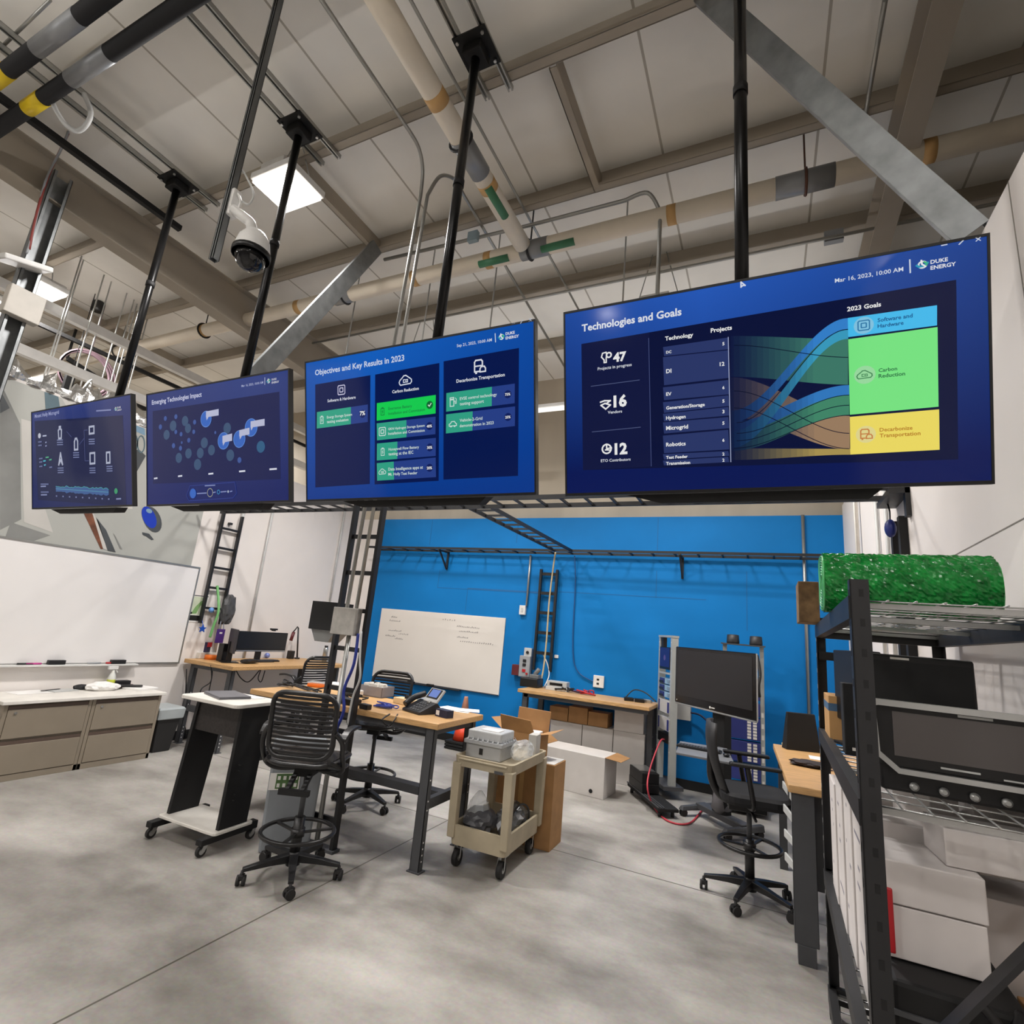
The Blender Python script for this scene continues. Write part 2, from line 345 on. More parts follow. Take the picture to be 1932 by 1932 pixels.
# black insulated pipes, upper left
for (cx, c2), lab in ((((0, 240), (360, 10)), 'thick black insulated pipe in the top left corner, lower of the two'), (((0, 145), (190, 10)), 'thick black insulated pipe in the top left corner, upper of the two')):
    a = PZ(*cx, 5.35); y0 = a.y
    low = 'lower' in lab; s = gc; fx = lambda x, y: (PY(x, y, y0).x+14)/(13.8)
    t = gpipe('insulated_pipe', lab, 'pipe', (-14, y0, 5.35), (-.2, y0, 5.35), .053, mat('black_foam', '151517', .75), [('metal_sleeve', fx(*((172, 118) if low else (105, 72))), .5 if low else .55, 1.03, gc), ('pipe_tag', fx(*((68, 192) if low else (-3, 155))), .24, 1.04, K['yellow'])], 'black insulated pipes')
yb = PZ(340, 432, 5.5)
tag(B().beam((yb.x, .3, 5.5), (yb.x, yb.y, 5.5), .055, .055).done('support_bar', K['soft']), 'slim black bar running under the roof beside the left rafter', 'bar')
tag(B().tube(smooth_pts([PZ(98, 190, 5.35), PZ(108, 212, 5.28), PZ(125, 236, 5.2), PZ(146, 247, 5.2), PZ(164, 234, 5.25), PZ(171, 210, 5.35), PZ(158, 176, 5.45)]), .018).done('flexible_hose', K['lgrey']), 'pale looped hose hanging below the black pipe in the top left', 'hose')
# conduits
def conduit(label, pts, r=.013, m=None, clips=(), name='conduit'):
    o = B(); o.tube(pts, r, 8)
    t = tag(o.done(name, m or K['emt']), label, 'conduit')
    return t
zc = 5.72
conduit('steel conduit that bends down to the vertical cable ladder, left of its pair', [(-2.63, .6, zc), (-2.64, 2.7, zc)]+smooth_pts([(-2.64, 2.75, zc), (-2.645, 2.9, zc-.02), (-2.68, 3.03, zc-.11), (-2.72, 3.1, zc-.3)])+[(-3.08, 3.39, 1.71)], .016)
conduit('steel conduit that bends down to the vertical cable ladder, right of its pair', [(-2.72, 7.2, zc), (-2.54, 3.5, zc)]+smooth_pts([(-2.53, 3.42, zc), (-2.53, 3.28, zc-.01), (-2.58, 3.15, zc-.1), (-2.66, 3.12, zc-.3)])+[(-2.98, 3.39, 1.71)], .016)
conduit('thin conduit crossing the ceiling right of the cream branch pipe', [(-2.08, .6, 5.74), (-2.06, 7.3, 5.74)])
conduit('thin conduit running along the middle purlin and dropping behind the right screen', [PZ(725, 490, 5.66), PZ(1000, 425, 5.66)]+smooth_pts([PZ(1180, 378, 5.66), PZ(1222, 364, 5.66), PZ(1246, 400, 5.48)])+[PY(1240, 560, PZ(1222, 364, 5.66).y)], .018)
conduit('thin conduit low along the rear purlin behind the right screen', [(-6, 5.08, 5.66), (5.5, 5.08, 5.66)], .015)
conduit('second thin conduit along the rear purlin behind the right screen', [(-6, 5.0, 5.6), (5.5, 5.0, 5.6)], .015)
conduit('thin conduit along the roof right of the big right screen pole', [PZ(1670, 0, 5.75), PZ(1620, 290, 5.75)], .016)
conduit('white wall conduit rising above the right end of the big right screen', [(.86, 6.2, 2.0), (.86, 6.2, 4.6)]+smooth_pts([(.86, 6.2, 4.6), (.8, 6.2, 4.85), (.4, 6.25, 4.9)]), .02, K['white'])
conduit('thin grey conduit high on the left ceiling near the corner', [PZ(0, 92, 5.8), PZ(95, 0, 5.8)], .012)
tag(B().cbox(PY(893, 447, 3.88), (.11, .05, .11)).done('junction_box', mat('blue_grey_box', '8fa3ad', .5)), 'small grey junction box on the middle purlin beside the branch pipe', 'junction box')
tag(B().cbox((PZ(1585, 420, 5.5).x, 5.13, 5.7), (.16, .06, .12)).done('junction_box', K['grey']), 'grey junction box on the rear purlin right of the right screen pole', 'junction box')
for i, (x, y, zl) in enumerate(((653, 665, 2.95), (797, 637, 2.95), (925, 613, 2.95), (1175, 570, 2.95))):
    xx = PY(x, y, 4.28).x; wh = ('left of the twin conduits', 'right of the twin conduits', 'right of the objectives screen pole', 'behind the left end of the big right screen')[i]
    tag(B().cyl((xx, 4.28, zl), (xx, 4.28, 5.96), .008, n=6).done('threaded_rod', K['steel']), 'bright threaded rod hanging the cable tray %s' % wh, 'rod', 'rods hanging the cable tray')
# galvanized braces (C studs)
def stud(p, q, w, f, label, up):
    p, q = V(p), V(q); d = (q-p).normalized(); u = V(up); u = (u-d*u.dot(d)).normalized(); sd = d.cross(u); b = B()
    b.beam(p, q, w, .004, 0, u); 
    for s in (-1, 1):
        b.beam(p+sd*s*w/2+u*f/2, q+sd*s*w/2+u*f/2, .004, f, 0, u); b.beam(p+sd*s*(w/2-.007)+u*f, q+sd*s*(w/2-.007)+u*f, .014, .004, 0, u)
    return tag(b.done('steel_brace', K['galv']), label, 'brace', 'diagonal galvanized braces')
stud((-.33, 2.66, 5.85), (.86, 2.62, 3.62), .13, .05, 'wide galvanized brace slanting down to the right end of the big right screen', (.3, 1, .2))
stud((-3.86, 3.83, 5.77), (-3.9, 2.66, 3.45), .15, .05, 'wide galvanized brace slanting down between the second and third screens', (-1, .1, 0))
# camera post + PTZ camera
b = B(); x, y = -3.09, 1.73
b.box(x-.021, x-.017, y-.022, y+.022, 3.8, 5.98); b.box(x-.021, x-.007, y-.022, y-.018, 3.8, 5.98); b.box(x+.007, x+.021, y-.022, y-.018, 3.8, 5.98); b.box(x+.017, x+.021, y-.022, y+.022, 3.8, 5.98); b.box(x-.021, x+.021, y+.018, y+.022, 3.8, 5.98)
tag(b.done('strut_post', mat('dull_strut', '77797a', .45, .7, .08)), 'grey strut post hanging from the roof with a security camera on it', 'post')
Dm = PY(474, 480, 1.8); t = thing('dome_camera', 'white pan tilt dome security camera on a bent arm from the strut post', 'security camera', (Dm.x, Dm.y, Dm.z))
J = PY(440, 385, 1.75); Jl = J-Dm; el = PY(478, 425, 1.8)-Dm
B().cbox(Jl, (.05, .06, .2)).done('wall_bracket', K['wplas'], t, bevel=.01)
B().tube(smooth_pts([Jl+V((.02, 0, -.05)), Jl+V((.1, .02, -.11)), el+V((-.03, 0, .02)), el+V((0, 0, -.06))]), .032, 12).done('arm', K['wplas'], t)
B().lathe([(.035, .16), (.06, .15), (.09, .1), (.105, .03), (.108, -.02)], n=24).done('camera_housing', K['wplas'], t)
B().lathe([(.112, -.02), (.112, .015)], n=24).done('trim_ring', K['blackp'], t)
B().ball((0, 0, -.02), .092, (1, 1, 1.0)).done('dome_window', mat('smoked_dome', '1a1a1c', .06, noise=0), t)
B().tube(smooth_pts([Jl+V((.0, 0, .1)), Jl+V((.07, 0, .0)), Jl+V((.06, 0, -.1)), Jl+V((.02, 0, -.06))]), .008, 6).done('cable', K['wplas'], t)
tag(B().tube(smooth_pts([PY(452, 315, 1.75), PY(463, 330, 1.76), PY(478, 365, 1.76), PY(470, 385, 1.76), PY(457, 380, 1.76)]), .006, 6).done('camera_wire', K['lgrey']), 'thin pale wire looping from the strut post to the dome camera', 'cable')
# left galvanized post with fittings
gx = -6.1; b = B(); gy = 1.86
b.box(gx-.05, gx-.046, gy-.075, gy+.075, 3.2, 5.6); b.box(gx-.05, gx+.05, gy-.075, gy-.071, 3.2, 5.6); b.box(gx-.05, gx+.05, gy+.071, gy+.075, 3.2, 5.6); b.box(gx+.046, gx+.05, gy-.075, gy-.05, 3.2, 5.6); b.box(gx+.046, gx+.05, gy+.05, gy+.075, 3.2, 5.6)
tag(b.done('stud_post', K['galv']), 'shiny galvanized stud post rising at the left edge past the ceiling lamps', 'post')
c = PX(45, 575, -6.02); tag(B().box(-6.08, -5.98, c.y-.13, c.y+.13, c.z-.14, c.z+.13).done('control_box', mat('putty_box', 'b8b2a8', .5), bevel=.006), 'pale square control box on the galvanized post at the left edge', 'box')
c = PX(48, 500, -5.98); R = Mx.Rotation(.2, 3, 'Y')@Mx.Rotation(.25, 3, 'X'); tag(B().cbox((c.x, c.y-.02, c.z), (.3, .34, .05), R).done('access_point', K['wplas'], bevel=.012), 'flat white wireless access point on the galvanized post at the left edge', 'access point')
tag(B().tube(smooth_pts([PX(110, 185, -5.9), PX(138, 220, -5.95), PX(120, 270, -6.0), PX(92, 330, -6.02), PX(70, 400, -6.02), PX(55, 470, -6.02)]), .011, 6).done('red_cable', mat('red_cable', '8c3a34', .5)), 'thin red cable hanging down the galvanized post in the upper left', 'cable')
tag(B().tube(smooth_pts([PX(145, 205, -5.9), PX(132, 240, -5.95), PX(116, 280, -6.0), PX(85, 345, -6.02), PX(62, 440, -6.02), PX(50, 478, -6.02)]), .01, 6).done('grey_cable', K['grey']), 'thin grey cable hanging beside the red one in the upper left', 'cable')
# hall beyond the left wall
for (p, q, xx, lab) in (((78, 572), (320, 698), -8.2, 'upper'), ((25, 654), (272, 755), -7.8, 'lower')):
    a, c = PX(*p, xx), PX(*q, xx); tag(B().beam((xx, a.y-1.5 if lab == 'upper' else a.y+.02, a.z), (xx, 7.5, a.z), .09, .12).done('crane_rail', K['wplas']), 'long pale rail beyond the left wall, %s of the two' % lab, 'rail', 'pale overhead rails in the far left hall')
c = PX(36, 662, -7.8); tag(B().cbox(V((-7.8, PX(25, 654, -7.8).y-.055, PX(25, 654, -7.8).z)), (.13, .16, .17)).done('rail_end_cap', K['wplas']), 'white end block on the lower pale rail beyond the left wall', 'end cap')
for j, (x, y) in enumerate(((105, 640), (120, 610), (160, 640), (172, 660), (200, 690), (215, 700), (240, 640), (262, 660))):
    a = PX(x, y, -8.0-.07*j); tag(B().cyl((a.x, a.y, a.z-1.2), (a.x, a.y, 5.97), .009, n=6).done('drop_rod', K['lgrey']), 'thin vertical drop rod beyond the left wall, number %s along the pale rails' % ('one two three four five six seven eight'.split()[j]), 'rod', 'drop rods over the far left hall')
tag(B().beam((-8.6, 1.5, 5.09), (-8.6, 7.5, 5.09), .05, .05).done('dark_rail', K['soft']), 'thin black rail between the two pale rails beyond the left wall', 'rail')
tag(B().beam((-9.4, 1.8, 5.62), (-9.4, 7.5, 5.62), .06, .05).done('strut_rail', K['beam']), 'beige strut rail under the far left roof, left one of its pair', 'strut rail', 'far left strut rails')
tag(B().beam((-9.1, 1.8, 5.62), (-9.1, 7.5, 5.62), .04, .04).done('strut_rail', K['beam']), 'beige strut rail under the far left roof, right one of its pair', 'strut rail', 'far left strut rails')
c = PX(160, 705, -9); bb = B(); bb.cyl((c.x, c.y, c.z+.3), (c.x, c.y, 5.97), .008, n=6)
for k in range(3): bb.tube(arc(c+V((0, .02*k, 0)), .32+.02*k, 0, 2*math.pi, 26, (0, 1, 0), (0, 0, 1))[:-1], .02, 6, closed=True)
tag(bb.done('coiled_hose', mat('mauve_hose', '8f7680', .5)), 'coiled mauve hose hanging beyond the left wall beside the leftmost screen', 'hose')
c = PX(128, 725, -8.8); bb = B(); bb.cbox(c, (.07, .1, .34)); bb.cyl(c, (c.x, c.y, 5.97), .006, n=6); tag(bb.done('tool_balancer', K['blackp']), 'small black tool hanging beyond the left wall left of the leftmost screen', 'tool')
c = PX(185, 578, -9); tag(B().lathe([(.05, -.09), (.08, -.08), (.08, .06), (.03, .1), (.02, .6)], c).done('dome_sensor', K['blackp']), 'small black dome sensor under the far left strut rails', 'sensor')
a, c = PX(250, 720, -9.5), PX(150, 660, -9.5)
bb = B(); bb.beam((-9.8, a.y+.6, a.z-.3), (-9.8, c.y, c.z-.1), .06, .06); bb.cyl((-9.8, c.y, c.z-.1), (-9.8, c.y, 5.97), .02, n=8); tag(bb.done('black_boom', K['soft']), 'long black boom slanting in the hall beyond the leftmost screen', 'boom')
# high bay lamps
names = ['bright high bay lamp glowing behind the pole of the second screen', 'bright high bay lamp far left above the foil edge, right of its pair', 'bright high bay lamp far left above the foil edge, left of its pair']
lampm = mat('lamp_panel', 'fff3e6', .5, emit=9, noise=0)
for i, p in enumerate(HIGHBAYS+REAR):
    t = thing('high_bay_lamp', names[i] if i < 3 else ('high bay lamp over the rear bench hidden by the big right screen', 'high bay lamp over the rear corner hidden by the objectives screen')[i-len(HIGHBAYS)] if i >= len(HIGHBAYS) else 'high bay lamp hanging in the part of the hall behind the viewer', 'lamp', p, 0, 'high bay ceiling lamps')
    bb = B(); bb.box(-.25, .25, -.21, .21, -.02, .05); bb.box(-.15, .15, -.2, .2, .05, .12); bb.done('lamp_housing', K['wplas'], t, bevel=.01)
    B().box(-.23, .23, -.19, .19, -.05, -.021).done('lens_panel', lampm, t)
    bb = B(); bb.box(-.03, .03, -.03, .03, .12, .14)
    for sx in (-.25, .25): bb.cyl((sx, 0, .05), (sx*.3, 0, 5.96-p[2]), .006, n=5)
    bb.done('hanger_wire', K['steel'], t)
for i, c in enumerate(TUBES+FILL_TUBES):
    t = thing('tube_lamp', ('white tube lamp hidden behind the objectives screen', 'white tube lamp glimpsed between the objectives screen and the big right screen', 'white tube lamp hidden behind the left half of the big right screen', 'white tube lamp hidden behind the right half of the big right screen')[i] if i < 4 else 'added tube lamp behind the viewer that brightens the ceiling', 'lamp', c, 0, 'hanging tube lamps')
    B().cyl((-.6, 0, 0), (.6, 0, 0), .03).done('tube', mat('tube_glow', 'fffaf2', .5, emit=1.6, noise=0), t); bb = B(); bb.box(-.62, .62, -.035, .035, .03, .07); bb.cyl((-.4, 0, .07), (-.4, 0, 1.34), .004, n=5); bb.cyl((.4, 0, .07), (.4, 0, 1.34), .004, n=5); bb.done('lamp_housing', K['wplas'], t)
purlin(1.45, 'beige roof purlin just above the thick black pipes in the top left')
purlin(.2, 'beige roof purlin above the viewer, almost out of sight')
# ================================================================== hanging screens
TVQ = {1: [(60, 775), (247, 745), (250, 960), (62, 957)], 2: [(276, 745), (546, 693), (547, 947), (277, 956)],
       3: [(575, 684), (1010, 600), (1012, 932), (578, 948)], 4: [(1063, 592), (1867, 436), (1877, 915), (1067, 935)]}
class Scr: pass
SCR = []
def text_geo(body, bold=0):
    cu = bpy.data.curves.new('t', 'FONT'); cu.body = body; cu.size = 1; cu.offset = bold; cu.resolution_u = 2
    o = bpy.data.objects.new('t', cu); col.objects.link(o); dg = bpy.context.evaluated_depsgraph_get(); dg.update()
    me = bpy.data.meshes.new_from_object(o.evaluated_get(dg)); bpy.data.objects.remove(o)
    vs = [v.co.copy() for v in me.vertices]; fs = [list(p.vertices) for p in me.polygons]; bpy.data.meshes.remove(me)
    return vs, fs
def mk_tv(k, label, title):
    q = TVQ[k]; W0 = 1.66; S = Scr()
    tl, tr = [PY(x, y, 1.0)-CAM for x, y in q[:2]]; bl, br = [PY(x, y, 1.0)-CAM for x, y in (q[3], q[2])]
    yt = 2.2; yb = yt*(tr.x-tl.x)/(br.x-bl.x); W0 = (tr.x-tl.x)*yt
    T = CAM+(tl+tr)/2*yt; Bm = CAM+(bl+br)/2*yb
    S.T = T; S.up = (T-Bm).normalized(); S.rt = V((1, 0, 0)); S.n = S.rt.cross(S.up)     # n faces the viewer (-Y)
    S.rt = S.up.cross(S.n) if False else S.rt
    S.c = (T+Bm)/2; S.h = (T-Bm).length; S.w = W0; S.n = V((0, S.n.y, S.n.z)).normalized()
    if S.n.y > 0: S.n = -S.n
    S.t = thing('hanging_screen', label, 'screen', S.c, 0, 'screens hanging in a row from the ceiling')
    S.faces = B(); S.mats = []; S.lay = 0
    return S
def hit(S, x, y):
    d = ray(x, y); t = (S.c-CAM).dot(S.n)/d.dot(S.n); p = CAM+d*t-S.c; return (p.dot(S.rt), p.dot(S.up))
def P3(S, uv, k): return S.c+S.rt*uv[0]+S.up*uv[1]+S.n*(.0006*k)
def mi(S, m):
    if m not in S.mats: S.mats.append(m)
    return S.mats.index(m)
def quad(S, pts, hexc, lay=1, e=1.0, px=True):
    uv = [hit(S, *p) if px else p for p in pts]
    S.faces.face([P3(S, p, lay) for p in uv], mi(S, glow(hexc, e)))
def bar(S, pts, lo, hi, hexc, lay, e=1.0):   # horizontal fraction lo..hi of a quad tl tr br bl
    a, b_, c, d = [V(hit(S, *p)).to_2d() for p in pts]
    quad(S, [a.lerp(b_, lo), a.lerp(b_, hi), d.lerp(c, hi), d.lerp(c, lo)], hexc, lay, e, False)
def disc(S, x, y, r, hexc, lay=3, e=1.0, n=20, r0=0, asp=1):
    c = hit(S, x, y); e1 = hit(S, x, y+r); R = abs(e1[1]-c[1])
    P = [(c[0]+R*math.cos(2*math.pi*i/n), c[1]+R*math.sin(2*math.pi*i/n)) for i in range(n)]
    if r0:
        k = r0/r; Q = [(c[0]+R*k*math.cos(2*math.pi*i/n), c[1]+R*k*math.sin(2*math.pi*i/n)) for i in range(n)]
        for i in range(n): quad(S, [P[i], P[(i+1) % n], Q[(i+1) % n], Q[i]], hexc, lay, e, False)
    else: quad(S, P, hexc, lay, e, False)
def txt(S, s, p, q, hexc='ffffff', lay=5, bold=0, e=1.0):
    vs, fs = text_geo(s, bold*1.4); a = V(hit(S, *p)); b_ = V(hit(S, *q)); L = (b_-a).length
    x0 = min(v.x for v in vs); x1 = max(v.x for v in vs); k = L/(x1-x0); m = mi(S, glow(hexc, e)); bm = S.faces.bm
    vv = [bm.verts.new(P3(S, (a.x+(v.x-x0)*k, a.y+v.y*k), lay)) for v in vs]
    for f in fs:
        try: bm.faces.new([vv[i] for i in f]).material_index = m
        except ValueError: pass
def line(S, p, q, w, hexc, lay=4, e=1.0):
    a, b_ = V(hit(S, *p)), V(hit(S, *q)); d = (b_-a).normalized(); n = V((-d.y, d.x))*w/2
    quad(S, [a-n, b_-n, b_+n, a+n], hexc, lay, e, False)
def polyl(S, pts, c, s, w, hexc, lay=5, e=1.0, closed=False):     # icon strokes in local units around a pixel centre
    o = V(hit(S, *c)); k = abs(hit(S, c[0], c[1]+s)[1]-o.y); P = [o+V(p)*k for p in pts]
    if closed: P = P+[P[0]]
    for a, b_ in zip(P, P[1:]):
        if (b_-a).length < 1e-6: continue
        d = (b_-a).normalized(); n = V((-d.y, d.x))*w*k/2; d = d*w*k*.4
        quad(S, [a-n-d, b_-n+d, b_+n+d, a+n-d], hexc, lay, e, False)
def chip(S, x, y, s, h, e=1, lay=5):
    for r in (1, .45): polyl(S, [(-.8*r, -r), (.8*r, -r), (r, -.8*r), (r, .8*r), (.8*r, r), (-.8*r, r), (-r, .8*r), (-r, -.8*r)], (x, y), s, .22, h, lay, e, True)
def cloud(S, x, y, s, h, e=1, lay=5):
    P = [(-.9, -.6)]+[(-.75+.4*math.cos(a), -.2+.4*math.sin(a)) for a in (3.9, 3.1, 2.3)]+[(-.1+.55*math.cos(a), .2+.55*math.sin(a)) for a in (2.7, 2.0, 1.3, .7)]+[(.65+.42*math.cos(a), -.15+.42*math.sin(a)) for a in (1.3, .5, -.3, -1.1)]
    polyl(S, P, (x, y), s, .17, h, lay, e, True); polyl(S, [(-.1, .12), (-.4, .12), (-.4, -.25), (-.1, -.25)], (x, y), s, .13, h, lay, e); polyl(S, [(.05, .1), (.35, .1), (.35, -.25), (.05, -.25)], (x, y), s, .13, h, lay, e, True)
def bus(S, x, y, s, h, e=1, lay=5):
    polyl(S, [(-.8, -.7), (-.8, .7), (-.6, .95), (.3, .95), (.5, .7), (.5, .0)], (x, y), s, .22, h, lay, e); polyl(S, [(-.8, .1), (.3, .1)], (x, y), s, .2, h, lay, e); polyl(S, [(-.8, -.7), (.0, -.7)], (x, y), s, .22, h, lay, e)
    polyl(S, [(.1, -.8), (.1, -.35), (.3, -.05), (.8, -.05), (1, -.35), (1, -.8)], (x, y), s, .2, h, lay, e, True); polyl(S, [(-.6, -.9), (-.5, -.9)], (x, y), s, .25, h, lay, e)
def batt(S, x, y, s, h, e=1, lay=5):
    polyl(S, [(-.5, -.9), (.5, -.9), (.5, .75), (-.5, .75)], (x, y), s, .16, h, lay, e, True); polyl(S, [(.1, .4), (-.15, -.05), (.15, -.05), (-.1, -.5)], (x, y), s, .14, h, lay, e); polyl(S, [(-.2, .95), (.2, .95)], (x, y), s, .2, h, lay, e)
def pump(S, x, y, s, h, e=1, lay=5):
    polyl(S, [(-.7, -.9), (-.7, .9), (.2, .9), (.2, -.9)], (x, y), s, .18, h, lay, e, True); polyl(S, [(-.5, .5), (0, .5)], (x, y), s, .3, h, lay, e); polyl(S, [(.2, .1), (.55, .1), (.55, -.4), (.8, -.4), (.8, .5), (.6, .75)], (x, y), s, .14, h, lay, e)
def car(S, x, y, s, h, e=1, lay=5):
    polyl(S, [(-.9, -.5), (-.9, -.1), (-.6, .0), (-.3, .4), (.4, .4), (.7, .0), (.9, -.1), (.9, -.5)], (x, y), s, .18, h, lay, e, True); polyl(S, [(-.5, -.6), (-.4, -.6)], (x, y), s, .3, h, lay, e); polyl(S, [(.4, -.6), (.5, -.6)], (x, y), s, .3, h, lay, e)
def hx(a, b_, t):
    t = max(0, min(1, t)); t = round(t*14)/14
    return ''.join('%02x' % round(int(a[i:i+2], 16)*(1-t)+int(b_[i:i+2], 16)*t) for i in (0, 2, 4))
def bggrad(S, lo, hi, a, g, cu, du):       # smooth two tone backdrop of the page shown on the screen
    m = glow(lo).copy(); m.name = 'screen_page_%d' % len(SCR); nt = m.node_tree; N = nt.nodes.new; L = nt.links.new; b = nt.nodes['Principled BSDF']
    tc = N('ShaderNodeTexCoord'); sp = N('ShaderNodeSeparateXYZ'); L(tc.outputs['Object'], sp.inputs[0])
    def mth(op, x, y):
        k = N('ShaderNodeMath'); k.operation = op
        for i, v in enumerate((x, y)):
            if v is None: continue
            if isinstance(v, (int, float)): k.inputs[i].default_value = v
            else: L(v, k.inputs[i])
        return k.outputs[0]
    v = mth('ADD', mth('DIVIDE', sp.outputs['Z'], S.h*.97), .5); u = mth('ADD', mth('DIVIDE', sp.outputs['X'], S.w), .5-cu)
    f = mth('MULTIPLY', mth('MAXIMUM', mth('MULTIPLY', mth('SUBTRACT', v, a), g), 0), mth('SUBTRACT', 1, mth('MULTIPLY', mth('ABSOLUTE', u, None), du)))
    mx = N('ShaderNodeMix'); mx.data_type = 'RGBA'; L(f, mx.inputs[0]); mx.inputs[6].default_value = lin(lo); mx.inputs[7].default_value = lin(hi); L(mx.outputs[2], b.inputs['Emission Color'])
    w, h = S.w/2-.009, S.h/2-.01
    S.faces.face([P3(S, p, 0) for p in ((-w, -h), (w, -h), (w, h), (-w, h))], mi(S, m))
def logo(S, x, y, s, w1, w2, e=1.0):
    disc(S, x, y, s*.85, 'e9f3f5', 4, e, 16, s*.5); polyl(S, [(-1, .0), (-.6, -.35), (.2, -.3), (.9, .25)], (x, y), s, .4, '2fa6c9', 5, e); polyl(S, [(-.2, .9), (-.1, .1), (.5, -.5)], (x, y), s, .3, 'ffffff', 6, e); polyl(S, [(.3, .5), (.8, .1), (.5, -.4)], (x, y), s, .34, '4ecb7a', 5, e)
    txt(S, 'DUKE', *w1, 'f4f4fa', 6, .02, e); txt(S, 'ENERGY', *w2, 'f4f4fa', 6, .02, e)
def fin(S):
    SCR.append(S); t = S.t; R = Mx((S.rt, S.up, S.n)).transposed()
    S.faces.done('display', S.mats, t, True, fixn=False)
    b = B(); w, h = S.w/2, S.h/2
    for a, c, d, e_ in ((-w, w, h-.011, h), (-w, w, -h, -h+.014), (-w, -w+.009, -h+.014, h-.011), (w-.009, w, -h+.014, h-.011)):
        b.cbox(S.c+R@V(((a+c)/2, (d+e_)/2, -.015)), (c-a, e_-d, .036), R)
    b.done('bezel', K['blackp'], t, True)
    b = B(); b.cbox(S.c+R@V((0, 0, -.022)), (S.w-.02, S.h-.02, .02), R); b.done('back_panel', K['soft'], t, True)
    b = B(); L = []
    for z, sw, sh0, sh1 in ((-.03, .62, -h+.03, h*.3), (-.085, .56, -h+.045, h*.22)):
        L.append([S.c+R@V(p) for p in ((-sw, sh0+.0, z), (sw, sh0, z), (sw, sh1, z), (-sw, sh1, z))])
    b.loft(L, smooth=False); b.done('rear_housing', K['soft'], t, True, bevel=.015)
    b = B(); sw = .53; zz = -.03
    b.prism([S.c+R@V(p) for p in ((-sw, -h-.002, -.03), (sw-.03, -h-.002, -.03), (sw-.08, -h-.045, -.03), (-sw+.16, -h-.045, -.03))], -S.n*.09)
    b.done('speaker_bar', K['soft'], t, True)
# ---------------- screen 4
S = mk_tv(4, 'big hanging screen on the right headed Technologies and Goals with green and yellow blocks', '')
bggrad(S, '0a1b5c', '2b62c9', .12, 1.15, .4, .9)
for r_ in range(1):
    quad(S, [(1097, 649), (1804, 528), (1808, 867), (1100, 887)], '0f1946', 1, .8)
quad(S, [(1097, 649), (1225, 628), (1229, 880), (1100, 887)], '171f4d', 2, .8)
txt(S, 'Technologies and Goals', (1098, 626), (1286, 594), 'eef2fb', 5, .02)
txt(S, 'Mar 16, 2023, 10:00 AM', (1575, 534), (1704, 512), 'e6ecf8', 5, .01); line(S, (1716, 490), (1717, 516), .005, 'dbe6f5', 5)
logo(S, 1740, 500, 9, ((1755, 499), (1788, 492)), ((1755, 510), (1803, 500)))
polyl(S, [(-1, 0), (1, 0)], (1781, 463), 4, .5, 'dfe6f5'); polyl(S, [(-.8, -.8), (.8, .8)], (1813, 458), 4, .5, 'dfe6f5'); polyl(S, [(-.8, -.8), (.8, .8)], (1845, 452), 4, .4, 'dfe6f5'); polyl(S, [(-.8, .8), (.8, -.8)], (1845, 452), 4, .4, 'dfe6f5')
polyl(S, [(-.6, 1), (-.6, -.6), (-.1, -.2), (.6, -.3)], (1402, 538), 6, .4, 'e8eefc', 6, 1, True)
for s, p, q, l, pp, qq, ic in (('47', (1157, 683), (1182, 679), 'Projects in progress', (1128, 699), (1192, 689), (1144, 674)), ('16', (1158, 768), (1183, 765), 'Vendors', (1147, 781), (1174, 778), (1143, 763)), ('12', (1160, 857), (1184, 855), 'ETO Contributors', (1134, 872), (1190, 867), (1145, 847))):
    txt(S, s, p, q, 'ffffff', 5, .03); txt(S, l, pp, qq, 'e8ecf6', 5, .012)
polyl(S, [(-.3, -1), (-.3, -.5), (-.8, .1), (-.6, .8), (.1, .9), (.2, .4), (.1, -.2), (.1, -1)], (1143, 674), 10, .24, 'ffffff', 5, 1, True); disc(S, 1149, 670, 6, 'ffffff', 5, 1, 12, 3)
polyl(S, [(-1, .5), (-.2, .7), (.9, .6), (.1, .1), (.9, -.2), (0, -.9), (-.9, -.1), (-.1, .2)], (1143, 763), 10, .28, 'ffffff', 5)
disc(S, 1145, 847, 10, 'ffffff', 5, 1, 16, 7); polyl(S, [(0, 1), (0, 0), (1, .2)], (1145, 847), 9, .3, 'ffffff', 5); polyl(S, [(-.3, -.2), (.8, -.3)], (1145, 847), 9, .25, 'ffffff', 5)
for p, q in (((1115, 729), (1207, 717)), ((1117, 815), (1209, 806))): line(S, p, q, .003, '5b668f', 4)
line(S, (1224, 638), (1229, 880), .003, '4a5686', 4)
txt(S, 'Technology', (1255, 643), (1308, 634), 'ffffff', 5, .02); txt(S, 'Projects', (1341, 628), (1381, 621), 'ffffff', 5, .02)
rows = [('DC', '5', 655, 672, 637, 659), ('DI', '12', 674, 727, 661, 713), ('EV', '6', 731, 755, 717, 744), ('Generation/Storage', '5', 759, 779, 746, 766), ('Hydrogen', '3', 781, 795, 768, 784), ('Microgrid', '5', 797, 818, 787, 808), ('Robotics', '6', 822, 855, 811, 848), ('Test Feeder', '2', 857, 867, 851, 860), ('Transmission', '2', 869, 878, 862, 872)]
for nme, cnt, a, b_, c, d in rows:
    quad(S, [(1251, a), (1374, c), (1376, d), (1253, b_)], '36457f', 3, .8)
    L = 4.6*len(nme)-(10 if len(nme) > 9 else 0); ym = (a+b_)/2+4; txt(S, nme, (1257, ym), (1257+max(10, L), ym-(max(10, L))*.12), 'ffffff', 5, .02)
    yc = (c+d)/2+4; L2 = 5*len(cnt); txt(S, cnt, (1363-L2+5, yc), (1367, yc-1), 'ffffff', 5, .02)
line(S, (1374, 636), (1379, 872), .0035, 'aab4d8', 4)
